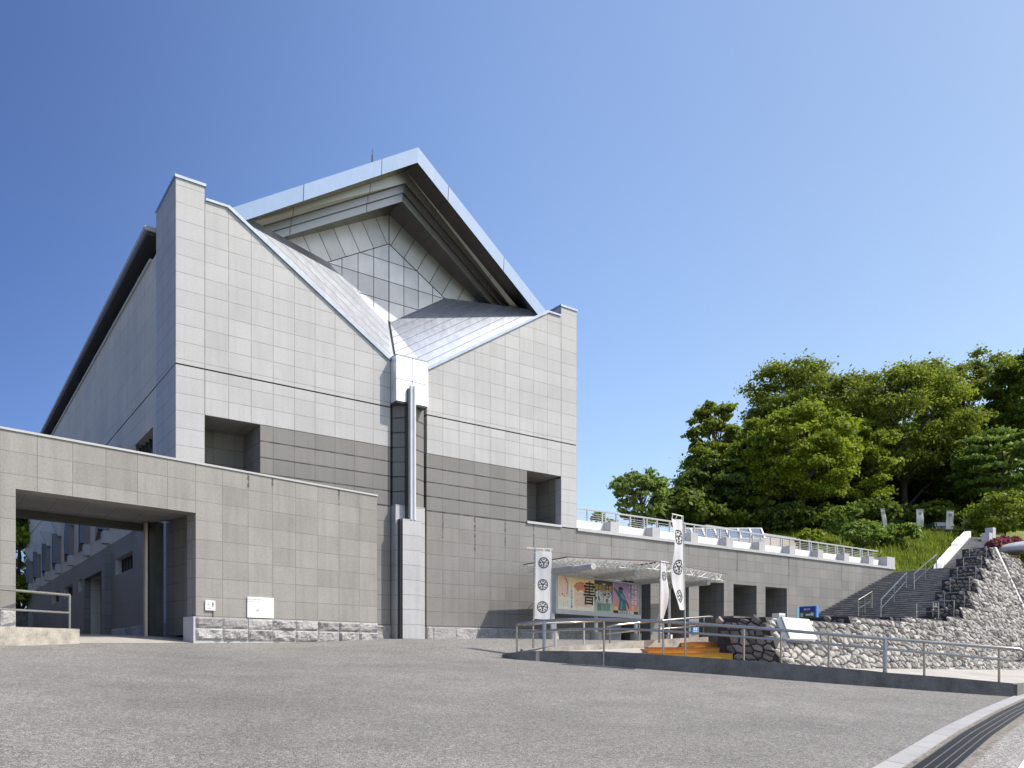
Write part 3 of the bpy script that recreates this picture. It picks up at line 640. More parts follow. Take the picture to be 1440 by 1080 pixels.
put_text(q, sf, 'お手洗い', -.02, -.092, .042, 0, .003); q.build('sign_print', [M['ink'], M['greytext']], po)
q = MB(); q.tube([sf.p(.10, .03, -.13), sf.p(.10, .03, -.30)], .015, 6); q.build('sign_bracket', M['bronze'], sg)
sg = thing('guide_board', 'large white guide board with faint grey site drawing on the gate wall', 'sign', GF.p(1.83, -.03, .77))
sf = Frame(GF.p(1.83, -.045, .765), GF.a, GF.b, GF.c)
q = MB(); q.box(-.40, .40, 0, .04, -.285, .285, sf); po = q.build('sign_plate', M['paperwhite'], sg)
q = MB(); put_text(q, sf, '高知県立歴史民俗資料館', -.16, .215, .05, 0, .003); put_text(q, sf, '総合案内所は正面入口へ', -.16, .15, .042, 0, .003)
for a_, b_, c_, d_ in ((-.36, -.13, -.148, -.142), (-.13, -.02, -.132, -.122), (-.02, .27, -.06, -.052), (.262, .27, -.06, .03), (-.14, -.13, -.13, -.04), (-.10, -.09, -.12, -.01), (-.07, -.06, -.10, .0), (-.14, -.05, -.09, -.082)): flat(q, sf, a_, b_, c_, d_, 0, .003)
put_text(q, sf, '正面玄関', 0, -.175, .035, 0, .003); put_text(q, sf, '展示室・売店', .18, -.23, .035, 0, .003); q.build('sign_print', M['greytext'], po)

# left concrete kerb with handrail
L0, L1 = onG(0, 909), onG(112, 905.3); ld = (L1-L0); ld.z = 0; ld.normalize(); lb = Vector((-ld.y, ld.x, 0)); LF = Frame((L1.x, L1.y, 0), ld, lb, UP)
stain = plain('stained_concrete', (.40, .37, .32), .95, var=.32, nscale=3.5, bump=.5)
q = MB(); q.box(-9, 0, 0, .55, -.9, .055, LF); lk = q.build('concrete_kerb', stain); tag(lk, 'stained low concrete kerb carrying a steel handrail, beside the portal', 'kerb')
hr = thing('steel_handrail', 'two-bar steel handrail ending beside the portal, far left', 'handrail', LF.p(-.12, .2, .055))
q = MB(); ztop = .86; q.tube([LF.p(-9, .2, ztop+.1), LF.p(-.11, .2, ztop)], .03, 10); q.build('top_rail', M['rail'], hr)
q = MB(); q.tube([LF.p(-9, .2, ztop-.40), LF.p(-.11, .2, ztop-.42)], .024, 10); q.build('middle_rail', M['rail'], hr)
for s_ in (-.11, -2.0, -3.9, -5.8): q = MB(); q.tube([LF.p(s_, .2, .05), LF.p(s_, .2, ztop+(.0 if s_ > -1 else .02))], .026, 10); q.build('post', M['rail'], hr)

# ------------------------------------------------------------------ GROUND
KPX = [(718, 925, 920.5), (724, 924.8, 918.5), (735, 927.2, 916.4), (763, 930.2, 915.2), (800, 933.2, 915.4), (850, 936.4, 916), (880, 938.6, 917.5), (963, 945, 922.8), (1046, 951.3, 928.5), (1100, 955.6, 932.6), (1165, 960.8, 938), (1220, 965, 942.8), (1250, 967.2, 946), (1340, 974, 953), (1425, 980, 961)]
KB = [onG(px, b) for px, b, t in KPX]; KT = [CAM.z + (HY-t)/FPX*depth(KB[i]) for i, (px, b, t) in enumerate(KPX)]
kp = [Vector((p_.x, p_.y)) for p_ in KB]; kp[0] = Vector((6.86, -6.72)); kp[1] = Vector((6.80, -7.05)); kp[2] = Vector((6.92, -7.45))
def knorm(i):
    t = (kp[min(i+1, len(kp)-1)] - kp[max(i-1, 0)]).normalized(); return Vector((-t.y, t.x))      # to the inner (plaza) side
KIN = [kp[i] + knorm(i)*.24 for i in range(len(kp))]
def sstep(x, a, b): t = min(1, max(0, (x-a)/(b-a))); return t*t*(3-2*t)
def ground_z(x, y):
    if y >= 0: return 0.0
    return GK*max(y, -60) * (1 - sstep(x, 2, 9)*sstep(y, -7.0, -3.2)*.95)
# court (lower paved area between ramp kerb and rubble wall)
BS = at(1345, 948, 31.2); BT = .36
def wall_side(x, y): return (Vector((x, y, 0)) - Vector((BS.x, BS.y, 0))).dot(WN)
CP = [Vector((10.9, -11.6, -.80)), Vector((15.2, -16.4, -1.36)), at(1440, 942, 40)]
_a = np.linalg.solve(np.array([[1, p_.x, p_.y] for p_ in CP]), np.array([p_.z for p_ in CP]))
def court_z(x, y): return _a[0] + _a[1]*x + _a[2]*y
court_poly = [tuple(v) for v in KIN] + [(60, -6.5), (60, -4.0)] + [(BS.x + WD.x*s_ - WN.x*.3, BS.y + WD.y*s_ - WN.y*.3) for s_ in (20, 10, 0, -8, -15.2)] + [(9.9, -7.6), (8.6, -7.0)]
def inside(x, y, poly):
    c = False; n = len(poly); j = n-1
    for i in range(n):
        xi, yi = poly[i]; xj, yj = poly[j]
        if (yi > y) != (yj > y) and x < (xj-xi)*(y-yi)/(yj-yi)+xi: c = not c
        j = i
    return c
cut_poly = [tuple(kp[i] + knorm(i)*.12) for i in range(len(kp))] + [(60, -6.6), (60, -2.5), (12.5, -10.2), (13.0, -9.0), (8.6, -7.0)]
def spans(*seg):
    out = []
    for a, b, n_ in seg: out += list(np.linspace(a, b, n_, endpoint=False))
    return out
gx = spans((-60, -10, 26), (-10, 5, 31), (5, 18, 66), (18, 60, 43)) + [60]; gy = spans((-60, -20, 27), (-20, -2, 91), (-2, 2, 9), (2, 60, 30)) + [60]
q = MB(); idx = {}
for j, y in enumerate(gy):
    for i, x in enumerate(gx): idx[i, j] = len(q.v); q.v.append(Vector((x, y, ground_z(x, y))))
for j in range(len(gy)-1):
    for i in range(len(gx)-1):
        xm, ym = (gx[i]+gx[i+1])/2, (gy[j]+gy[j+1])/2
        if inside(xm, ym, cut_poly): continue
        q.f.append([idx[i, j], idx[i+1, j], idx[i+1, j+1], idx[i, j+1]]); q.m.append(0); q.uv.append([(gx[i], gy[j])]*4)
structure(q.build('asphalt_forecourt', M['asphalt'], smooth=True))
q = MB(); q.poly([(-900, -900, -7), (900, -900, -7), (900, 900, -7), (-900, 900, -7)]); structure(q.build('ground', M['turf']))
# pale paving through the portal
q = MB(); q.grid(lambda i, j: (lambda p_: Vector((p_.x, p_.y, ground_z(p_.x, p_.y)+.006)))(GF.p(-9+8.98*i/12, .02+6*j/10, 0)), 12, 10); structure(q.build('portal_paving', M['paving']))
q = MB(); q.poly([(x_, y_, -.02+.03) for x_, y_ in ((-9, 5.2), (-.02, 5.2), (-.02, 60), (-9, 60))]); structure(q.build('service_yard', M['asphalt2']))
# strip of pale paving along the facade foot
q = MB(); q.box(8.4, 39, -.55, -.06, -.3, .012); structure(q.build('facade_paving', M['paving']))

# court floor
def resamp2(pts, n_):
    c_ = [0]
    for a_, b_ in zip(pts, pts[1:]): c_.append(c_[-1]+math.hypot(b_[0]-a_[0], b_[1]-a_[1]))
    return [(float(np.interp(t*c_[-1]/n_, c_, [p_[0] for p_ in pts])), float(np.interp(t*c_[-1]/n_, c_, [p_[1] for p_ in pts]))) for t in range(n_+1)]
ca_ = resamp2([tuple(v) for v in KIN[5:]] + [(62, -6.2)], 80); cb_ = resamp2([(BS.x + WD.x*s_ - WN.x*.3, BS.y + WD.y*s_ - WN.y*.3) for s_ in (-15.6, -8, 0, 10, 24, 36)], 80)
def court_pt(i, j):
    x_ = ca_[i][0]+(cb_[i][0]-ca_[i][0])*j/8; y_ = ca_[i][1]+(cb_[i][1]-ca_[i][1])*j/8; z_ = court_z(x_, y_)
    if j == 0 and i < 40:
        kk = min(range(len(KIN)), key=lambda k_: (KIN[k_]-Vector((x_, y_))).length); z_ = min(z_, KT[kk]-.05)
    return Vector((x_, y_, z_))
q = MB(); q.grid(court_pt, 80, 8); structure(q.build('court_paving', M['paving']))
q = MB()
a = Vector((KIN[-1].x+.05, KIN[-1].y, 0)); b = Vector((62, -6.1, 0))
q.bar((a.x, a.y, court_z(a.x, a.y)-.22), (b.x, b.y, court_z(b.x, b.y)-.22), .3, .62); tag(q.build('court_kerb', M['kerb']), 'low dark kerb at the right end of the ramp, beyond the long ramp kerb', 'kerb')

# ramp kerb
q = MB(); n_ = len(kp)
for i in range(n_-1):
    a, b = kp[i], kp[i+1]; c_, d_ = KIN[i], KIN[i+1]; za, zb = KT[i], KT[i+1]; ga, gb2 = KB[i].z-.5, KB[i+1].z-.5
    q.poly([(a.x, a.y, ga), (b.x, b.y, gb2), (b.x, b.y, zb), (a.x, a.y, za)]); q.poly([(a.x, a.y, za), (b.x, b.y, zb), (d_.x, d_.y, zb), (c_.x, c_.y, za)]); q.poly([(d_.x, d_.y, gb2), (c_.x, c_.y, ga), (c_.x, c_.y, za), (d_.x, d_.y, zb)])
for i in (0, n_-1): a, c_ = kp[i], KIN[i]; q.poly([(a.x, a.y, KB[i].z-.5), (a.x, a.y, KT[i]), (c_.x, c_.y, KT[i]), (c_.x, c_.y, KB[i].z-.5)])
rk = q.build('ramp_kerb', M['kerb']); tag(rk, 'long dark concrete kerb wall of the entrance ramp, edging the asphalt', 'kerb')
q = MB()
for px in (757, 849): 
    for i in range(n_-1):
        if KPX[i][0] <= px <= KPX[i+1][0]:
            t = (px-KPX[i][0])/(KPX[i+1][0]-KPX[i][0]); p_ = kp[i].lerp(kp[i+1], t); tt = (kp[i+1]-kp[i]).normalized(); nn = knorm(i); z1 = KT[i]+(KT[i+1]-KT[i])*t; wv = .05 if px < 800 else .015
            q.poly([(p_.x-tt.x*wv-nn.x*.004, p_.y-tt.y*wv-nn.y*.004, z1-.6), (p_.x+tt.x*wv-nn.x*.004, p_.y+tt.y*wv-nn.y*.004, z1-.6), (p_.x+tt.x*wv-nn.x*.004, p_.y+tt.y*wv-nn.y*.004, z1-.01), (p_.x-tt.x*wv-nn.x*.004, p_.y-tt.y*wv-nn.y*.004, z1-.01)])
q.build('patched_joint', M['conc'], rk)
def kerb_at(px, inset=.12):
    for i in range(n_-1):
        if KPX[i][0] <= px <= KPX[i+1][0] or i == n_-2:
            t = (px-KPX[i][0])/(KPX[i+1][0]-KPX[i][0]); p_ = kp[i].lerp(kp[i+1], t) + knorm(i).lerp(knorm(i+1), t)*inset; return Vector((p_.x, p_.y, KT[i]+(KT[i+1]-KT[i])*t))
def rail_pt(px, py, inset=.12): k = kerb_at(px, inset); return Vector((k.x, k.y, CAM.z + (HY-py)/FPX*depth(k)))
top = [(730, 879.5), (736, 877.3), (748, 874.8), (763, 873.3), (800, 871.6), (850, 871.2), (900, 872.6), (964, 876.3), (1046, 882), (1099, 886), (1166, 892), (1246, 898.2), (1340, 905.6), (1408, 910.8)]
mid = [(733, 890.5), (748, 888.6), (763, 887), (800, 885), (850, 884), (900, 885.5), (964, 889.3), (1046, 895.5), (1099, 900), (1166, 906), (1246, 912.6), (1340, 921), (1408, 927)]
orl = thing('ramp_handrail', 'long curving two-bar steel handrail on the dark ramp kerb, nearest the asphalt', 'handrail', kerb_at(964))
end = rail_pt(1408, 910.8); tdir = (rail_pt(1408, 910.8)-rail_pt(1340, 905.6)).normalized(); endm = rail_pt(1408, 927)
bk = Vector((knorm(n_-1).x, knorm(n_-1).y, 0))
q = MB(); q.tube([rail_pt(*v) for v in top] + [end+tdir*.42, end+tdir*.52+Vector((0, 0, -.05)), end+tdir*.55+Vector((0, 0, -.25)), endm+tdir*.52+UP*.06, endm+tdir*.44], .042, 10); q.build('top_rail', M['rail'], orl, smooth=True)
q = MB(); q.tube([rail_pt(*v) for v in mid] + [endm+tdir*.44], .031, 10); q.build('middle_rail', M['rail'], orl, smooth=True)
for px in (730.5, 764, 849, 932.5, 1046, 1098.5, 1166, 1246, 1302, 1408):
    k = kerb_at(px); zt = None
    for i in range(len(top)-1):
        if top[i][0] <= px <= top[i+1][0]: t = (px-top[i][0])/(top[i+1][0]-top[i][0]); zt = rail_pt(px, top[i][1]+(top[i+1][1]-top[i][1])*t).z
    th = .05 if px in (764, 1246) else .028
    q = MB(); q.tube([k-UP*.05, Vector((k.x, k.y, zt))], th, 10); q.build('post', M['railgrey'] if th > .04 else M['rail'], orl)
# inner handrail along the upper edge of the ramp
inn = [(712, 919.5, 22.0, .0), (735, 913, 21.9, .04), (763, 911.5, 22.1, .10), (800, 908.5, 22.3, .12), (850, 905.5, 22.7, .15), (900, 901, 23.2, .2), (950, 898, 23.8, .27), (996, 895.6, 24.5, .28)]
ik = MB(); IT = [at(a, b, d_) for a, b, d_, h in inn]
for i in range(1, len(IT)-1):
    a, b = IT[i], IT[i+1]; t = (b-a); t.z = 0; t.normalize(); nn = Vector((-t.y, t.x, 0))*.18
    za, zb = a.z-.8, b.z-.8
    ik.poly([(a.x, a.y, za), (b.x, b.y, zb), b, a]); ik.poly([a, b, b+nn, a+nn]); ik.poly([(b.x+nn.x, b.y+nn.y, zb), (a.x+nn.x, a.y+nn.y, za), a+nn, b+nn])
a = IT[-1]; ik.poly([(a.x, a.y, a.z-.8), (a.x+nn.x, a.y+nn.y, a.z-.8), a+nn, a]); iko = ik.build('inner_ramp_kerb', stain); tag(iko, 'pale stained concrete kerb on the upper side of the ramp, rising past the yellow steps', 'kerb')
irl = thing('ramp_handrail', 'short steel handrail on the pale inner kerb above the yellow steps', 'handrail', IT[4], 0, None)
def inner_pt(px, py):
    for i in range(len(inn)-1):
        if inn[i][0] <= px <= inn[i+1][0]: t = (px-inn[i][0])/(inn[i+1][0]-inn[i][0]); d_ = inn[i][2]+(inn[i+1][2]-inn[i][2])*t; break
    else: d_ = inn[-1][2]+.1
    return at(px, py, d_+.1)
q = MB(); q.tube([inner_pt(853, 881), inner_pt(870, 878.5), inner_pt(900, 875.5), inner_pt(950, 871), inner_pt(996, 867), inner_pt(1001, 867), inner_pt(1002.5, 870)], .03, 8); q.build('top_rail', M['rail'], irl, smooth=True)
q = MB(); q.tube([inner_pt(853, 891), inner_pt(900, 886.5), inner_pt(950, 883), inner_pt(990, 880)], .024, 8); q.build('middle_rail', M['rail'], irl, smooth=True)
for px, p0, p1 in ((857.5, 911, 880.4), (899, 902, 875.6), (942, 899, 871.8), (990, 897, 867.6)): q = MB(); q.tube([inner_pt(px, p0), inner_pt(px, p1)], .024, 8); q.build('post', M['rail'], irl)
irl2 = thing('ramp_handrail', 'low steel handrail along the pale inner kerb, in front of the poster board', 'handrail', IT[2])
q = MB(); q.tube([inner_pt(736, 879), inner_pt(763, 876.5), inner_pt(800, 875.2), inner_pt(846, 874)], .03, 8); q.build('top_rail', M['rail'], irl2, smooth=True)
q = MB(); q.tube([inner_pt(764, 888), inner_pt(800, 886), inner_pt(846, 885)], .024, 8); q.build('middle_rail', M['rail'], irl2, smooth=True)
for px, p0, p1 in ((766, 911, 876.5), (781, 910, 875.8), (821, 907, 874.6)): q = MB(); q.tube([inner_pt(px, p0), inner_pt(px, p1)], .026, 8); q.build('post', M['railgrey'], irl2)
# ramp surface between the two kerbs
q = MB()
for i in range(16):
    def pr(t): 
        px = 716+(t*281); k = kerb_at(min(px, 990), .25); j = inner_pt(px, 915); i_ = np.interp(px, [v[0] for v in inn], [p_.z-h[3] for p_, h in zip(IT, inn)]); return Vector((k.x, k.y, min(k.z-.06, max(k.z-.12, court_z(k.x, k.y))))), Vector((j.x, j.y, i_))
    a, b = pr(i/16); c_, d_ = pr((i+1)/16); q.poly([a, c_, d_, b])
structure(q.build('ramp', M['paving'], smooth=True))
# yellow-edged steps
ys_ = thing('yellow_steps', 'three low steps with bright yellow risers and red treads behind the ramp handrail', 'steps', at(1000, 925, 21))
SR = at(1029.5, 925, 20.9); SF = Frame((SR.x, SR.y, 0), RT, FW, UP); z0 = -.66
for i, (ln, dz) in enumerate(((2.95, 0), (2.1, 0), (.72, 0))):
    zz = z0+.155*(i+1); q = MB(); q.box(-ln, .02, .55*i, 3.4, zz-.155 if i else zz-.6, zz-.03, SF); q.build('riser', M['yellow'], ys_)
    q = MB(); q.box(-ln-.01, .02, .55*i-.012, .55*(i+1) if i < 2 else 3.4, zz-.029, zz, SF); q.build('tread', M['red'], ys_)

# drain channel in the road: white kerb stones, worn strips, grate with bars
def curve(pts): return [onG(a, b) for a, b in pts]
def resample(pts, n_):
    c_ = [0]
    for a, b in zip(pts, pts[1:]): c_.append(c_[-1]+(b-a).length)
    return [Vector([float(np.interp(t*c_[-1]/n_, c_, [p_[k] for p_ in pts])) for k in range(3)]) for t in range(n_+1)]
e0 = curve([(1229, 1080), (1320, 1026.7), (1375, 1000), (1428, 978), (1436, 975)]); ext = (e0[0]-e0[1]).normalized()*9; e0 = [e0[0]+ext] + e0 + [e0[-1]+(e0[-1]-e0[-2]).normalized()*14]
e0 = resample(e0, 60)
def offset(o, up): 
    out = []
    for i, p_ in enumerate(e0):
        t = (e0[min(i+1, 60)]-e0[max(i-1, 0)]); t.z = 0; t.normalize(); v = Vector((t.y, -t.x, 0)); x = p_+v*o; x.z = ground_z(x.x, x.y)+up; out.append(x)
    return out
def strip(name, o0, o1, up, mat, parent=None, thick=0):
    a, b = offset(o0, up), offset(o1, up); q = MB()
    for i in range(60):
        q.poly([a[i], b[i], b[i+1], a[i+1]])
        if thick: q.poly([a[i]-UP*thick, a[i], a[i+1], a[i+1]-UP*thick]); q.poly([b[i]-UP*thick, b[i], b[i+1], b[i+1]-UP*thick][::-1])
    return q.build(name, mat, parent)
structure(strip('road', .80, 9, .004, M['asphalt2']))
M['kerbline'] = stone('kerb_stones', (.36, .355, .345), (.16, .15, .13), 1.45, 50, .3, -25, jw=.03, var=.05, speck=.15)
structure(strip('kerb_stones', 0, .235, .012, M['kerbline'], thick=.05))
structure(strip('gutter_edge', .235, .31, .004, M['dirt'])); structure(strip('gutter_edge', .70, .82, .006, M['dirt']))
gr = thing('drain_grate', 'long dark drain grate with thin steel bars along the road edge', 'drain', offset(.45, 0)[30])
strip('drain_channel', .31, .70, .005, M['pit'], gr)
for o_ in (.315, .42, .52, .61, .695): strip('grate_bar', o_-.0045, o_+.0045, .014, M['grate'], gr, thick=.012)
a, b = offset(.31, .009), offset(.70, .009); q = MB()
for i in range(60):
    for t in np.linspace(0, 1, 12, endpoint=False):
        p0, p1 = a[i].lerp(a[i+1], t), b[i].lerp(b[i+1], t); tt = (a[i+1]-a[i]).normalized()*.012; q.poly([p0-tt, p1-tt, p1+tt, p0+tt])
q.build('grate_slats', M['grateslat'], gr)
structure(strip('road_marking', 1.24, 1.40, .010, M['white']))

# ------------------------------------------------------------------ CANOPY, POSTER BOARD, BANNERS, SIGNS
P1, P3 = at(777, 860, 28.3), at(894, 860, 32.5)
bdir = (P3-P1); bdir.z = 0; BL = bdir.length; bdir.normalize(); bnn = Vector((bdir.y, -bdir.x, 0)); BF = Frame((P1.x, P1.y, 0), bdir, -bnn, UP)
def board_s(px): r = ray(px, 850); t = ((P1-CAM).dot(bnn))/r.dot(bnn); return ((CAM+r*t)-P1).dot(bdir)
cn = thing('entrance_canopy', 'flat white lattice canopy on round beams in front of the entrance bays', 'canopy', (15, -2.5, 0))
ZC = 2.76; CA, CB, CC, CD = [onZ(a_, b_, ZC) for a_, b_ in ((742, 794), (798, 784), (922, 790), (1022, 808))]
cpoly = [(CA.x, CA.y+.25), (CB.x, CB.y), (CC.x, CC.y), (CD.x, CD.y), (CD.x+.25, CD.y+2.6)]
if cpoly[0][1] > -.3: cpoly[0] = (CA.x, -.3)
q = MB(); q.slab(cpoly, ZC, ZC+.025); q.build('roof_sheet', M['sheet'], cn)
q = MB()
for i in range(5): a, b = cpoly[i], cpoly[(i+1) % 5]; q.bar((*a, ZC+.02), (*b, ZC+.02), .035, .035)
q.bar((CC.x, CC.y, ZC-.03), (CC.x+.2, CC.y+3.4, ZC-.03), .05, .05); q.build('edge_trim', plain('edge_brown', (.17, .13, .125), .5), cn)
q = MB()
def poly_span(poly, x=None, y=None):
    out = []
    for i in range(len(poly)):
        (x0, y0), (x1, y1) = poly[i], poly[(i+1) % len(poly)]
        if x is not None and (x0-x)*(x1-x) < 0: out.append(y0+(y1-y0)*(x-x0)/(x1-x0))
        if y is not None and (y0-y)*(y1-y) < 0: out.append(x0+(x1-x0)*(y-y0)/(y1-y0))
    return (min(out), max(out)) if len(out) >= 2 else None
zt, zb = ZC-.03, ZC-.25
for x in np.arange(CA.x+.1, CD.x+.2, .30):
    sp = poly_span(cpoly, x=float(x))
    if not sp: continue
    y, y1, k = sp[0]+.05, sp[1]-.05, 0; q.bar((x, y, zb), (x, y1, zb), .024, .024)
    while y < y1-.1: q.bar((x, y, zb if k % 2 else zt), (x, min(y+.36, y1), zt if k % 2 else zb), .026, .026); y += .36; k += 1
for y in np.arange(CC.y+.1, -.4, .30):
    sp = poly_span(cpoly, y=float(y))
    if not sp: continue
    x, x1, k = sp[0]+.05, sp[1]-.05, 0; q.bar((x, y, zb), (x1, y, zb), .024, .024)
    while x < x1-.1:
        q.bar((x, y, zb if k % 2 else zt), (min(x+.36, x1), y, zt if k % 2 else zb), .026, .026)
        q.bar((x, y, zb), (min(x+.36, x1), y+.36, zb), .02, .02); x += .36; k += 1
q.build('lattice', M['white'], cn)
for px, d_ in ((777, 28.3), (838, 30.4), (894, 32.5), (941, 34.2)):
    b0 = at(px, 900, d_); z_g = ground_z(b0.x, b0.y)
    q = MB(); zb_ = ZC-.36; q.tube([(b0.x, b0.y, zb_), (b0.x, b0.y-2.15, zb_)], .11, 14); q.build('beam', M['coping'], cn)
    q = MB(); q.tube([(b0.x, b0.y, z_g-.1), (b0.x, b0.y, ZC-.05)], .075 if px != 941 else .06, 12); q.build('post', M['white'], cn)
    q = MB(); q.tube([(b0.x, b0.y, z_g-.3), (b0.x, b0.y, z_g+.33)], .23 if px != 941 else .14, 22); q.build('post_base', M['conc'] if px != 941 else M['white'], cn)

nb = thing('poster_board', 'wide exhibition notice board with three colourful posters in an aluminium frame', 'notice board', BF.p(BL/2, -.12, 1.07))
NF = Frame(BF.p(0, -.17, 0), BF.a, BF.b, BF.c); ZB, ZT = 1.075, 2.27
q = MB(); q.box(-.03, BL+.03, 0, .12, ZB, ZT, NF); q.build('back_panel', M['railgrey'], nb)
q = MB(); q.box(-.06, BL+.06, -.05, .13, ZB-.16, ZB, NF); q.box(-.06, BL+.06, -.05, .13, ZT, ZT+.06, NF); q.box(-.08, -.02, -.045, .13, ZB-.1, ZT+.03, NF); q.box(BL+.02, BL+.08, -.045, .13, ZB-.1, ZT+.03, NF); q.build('frame', M['coping'], nb)
s0, s1, s2, s3, s4, s5 = [board_s(v) for v in (779, 830.2, 830.5, 856.3, 857.3, 892)]
s0 = max(s0, 0); s5 = min(s5, BL)
H_ = ZT-ZB
# poster 1: cream sheet with red fan and brush-written character
pm = [gradient('poster_cream', [(0, (.80, .74, .58)), (.5, (.82, .70, .52)), (1, (.80, .62, .30))]), M['ink'], plain('fan_red', (.62, .22, .12), .6, var=.35, nscale=14), plain('print_blue', (.10, .25, .55), .6), plain('print_pink', (.78, .56, .44), .6), plain('print_pale', (.80, .78, .66), .6), plain('print_plum', (.28, .10, .10), .6), plain('print_ochre', (.60, .38, .12), .6)]
q = MB(); flat(q, NF, s0, s1, ZB, ZT, 0, .004); W1 = s1-s0
def A(u): return s0+W1*u
def C(v): return ZB+H_*v
flat(q, NF, A(.02), A(.29), C(.38), C(.97), 4, .006); flat(q, NF, A(.45), A(.92), C(.12), C(.56), 4, .006); flat(q, NF, A(.30), A(.43), C(.05), C(.70), 5, .006); flat(q, NF, A(.02), A(.27), C(.03), C(.30), 5, .006)
fc = (A(.62), C(.45)); N2 = 14
for k in range(N2):
    t0, t1 = R(35+105*k/N2), R(35+105*(k+1)/N2)
    q.poly([NF.p(fc[0]+r_*math.cos(t)*1.15, -.008, fc[1]+r_*math.sin(t)) for r_, t in ((.22, t0), (.52, t0), (.52, t1), (.22, t1))], 2, [(0, 0)]*4)
put_text(q, NF, '書', A(.84), C(.50), .95, 1, .012, .012, .10, sx=.85); 
put_text(q, NF, '土佐の歴史展', A(.365), C(.66), .115, 3, .010, .01, vertical=True); disc(q, NF, A(.365), C(.10), .05, .05, 3, .01)
for i in range(5): put_text(q, NF, '企画展示', A(.05+.05*i), C(.26), .055, 7, .009, vertical=True)
for (a0, c0, a1, c1) in ((.22, .93, .26, .78), (.26, .78, .25, .62), (.25, .62, .235, .45)):
    q.bar(NF.p(A(a0), -.010, C(c0)), NF.p(A(a1), -.010, C(c1)), .014, .004, 6)
for u, v, r_ in ((.18, .94, .035), (.215, .90, .03), (.23, .84, .028), (.12, .46, .04), (.16, .41, .03), (.235, .50, .025), (.25, .70, .018)): disc(q, NF, A(u), C(v), r_, r_*.8, 6, .011)
for u, v in ((.50, .30), (.50, .08)): disc(q, NF, A(u), C(v), .03, .02, 2, .011)
po = q.build('poster', pm, nb); po['label'] = 'cream poster with red fan and large black brush character'
# poster 2: black to green text sheet
pm = [gradient('poster_green', [(0, (.38, .56, .44)), (.25, (.30, .42, .35)), (.42, (.06, .07, .07)), (1, (.035, .036, .038))]), plain('print_gold', (.70, .42, .06), .5), M['paperwhite'], plain('print_green', (.05, .14, .10), .6)]
q = MB(); flat(q, NF, s2+.01, s3, ZB, ZT, 0, .004); m2 = (s2+s3)/2; W2 = s3-s2; tsz = W2*.185
put_text(q, NF, '企画展', m2, C(.89), tsz*.38, 2, .008); put_text(q, NF, '幕末の土佐', m2, C(.77), tsz*1.02, 1, .008, .006); put_text(q, NF, '高知県立歴史民俗資料館', m2, C(.66), tsz*.36, 2, .008)
put_text(q, NF, '書跡にみる', m2, C(.55), tsz*1.0, 2, .008, .006); put_text(q, NF, '人物群像', m2, C(.38), tsz*1.22, 2, .008, .006)
for i in range(6): put_text(q, NF, '開館時間 午前九時 午後五時', m2, C(.25-.038*i), tsz*.30, 3, .008)
po = q.build('poster', pm, nb); po['label'] = 'black and green poster with gold and white Japanese lettering'
# poster 3: teal figure against a violet to orange sky
pm = [gradient('poster_dusk', [(0, (.72, .30, .10)), (.3, (.62, .22, .15)), (.6, (.42, .25, .50)), (1, (.26, .20, .48))], mottle=.35), plain('print_teal', (.015, .12, .15), .5, var=.4, nscale=12), M['ink'], M['paperwhite'], plain('print_violet', (.20, .13, .30), .6), plain('print_amber', (.80, .50, .18), .6), plain('print_teal_light', (.05, .28, .34), .5, var=.3, nscale=14)]
q = MB(); flat(q, NF, s4, s5, ZB, ZT, 0, .004); W3 = s5-s4
def A(u): return s4+W3*u
for k in range(24):
    t0, t1 = 2*math.pi*k/24, 2*math.pi*(k+1)/24
    pts = [(A(.77)+r_*math.cos(t), C(.76)+r_*math.sin(t)) for r_, t in ((.29, t0), (.29, t1), (0, 0))]
    if all(c_ < ZT and a_ < s5 for a_, c_ in pts): q.poly([NF.p(a_, -.006, c_) for a_, c_ in pts], 4, [(0, 0)]*3)
flat(q, NF, A(0), A(1), ZB, C(.095), 2, .006); flat(q, NF, A(.02), A(.18), C(.10), C(.22), 5, .006)
fig = [(.19, .10), (.52, .10), (.50, .24), (.47, .36), (.56, .26), (.60, .17), (.65, .20), (.60, .30), (.52, .45), (.46, .58), (.38, .68), (.36, .74), (.37, .83), (.31, .88), (.23, .86), (.20, .79), (.21, .73), (.13, .76), (.02, .84), (0, .80), (.12, .66), (.16, .58), (.22, .50), (.24, .38), (.20, .24)]
q.poly([NF.p(A(u), -.008, C(v)) for u, v in fig], 1, [(0, 0)]*len(fig))
q.poly([NF.p(A(u), -.010, C(v)) for u, v in ((.24, .66), (.36, .66), (.46, .50), (.42, .46), (.30, .56))], 6, [(0, 0)]*5); q.poly([NF.p(A(u), -.010, C(v)) for u, v in ((.27, .14), (.34, .14), (.36, .40), (.30, .42))], 6, [(0, 0)]*4)
q.poly([NF.p(A(u), -.010, C(v)) for u, v in ((.18, .78), (.40, .79), (.36, .86), (.28, .89), (.21, .86))], 2, [(0, 0)]*5)
q.bar(NF.p(A(.30), -.012, C(.56)), NF.p(A(.80), -.012, C(.34)), .012, .004, 3)
put_text(q, NF, '岡豊城跡', A(.89), C(.90), W3*.115, 3, .012, .006, vertical=True); put_text(q, NF, '長宗我部の城', A(.77), C(.90), W3*.112, 3, .012, .006, vertical=True); put_text(q, NF, '人と城', A(.64), C(.90), W3*.085, 3, .012, .004, vertical=True)
put_text(q, NF, '歴史民俗資料館', A(.40), C(.045), W3*.062, 3, .012, .01); put_text(q, NF, '公開中', A(.68), C(.045), W3*.08, 3, .012, .02)
po = q.build('poster', pm, nb); po['label'] = 'violet and orange poster with a teal robed figure'

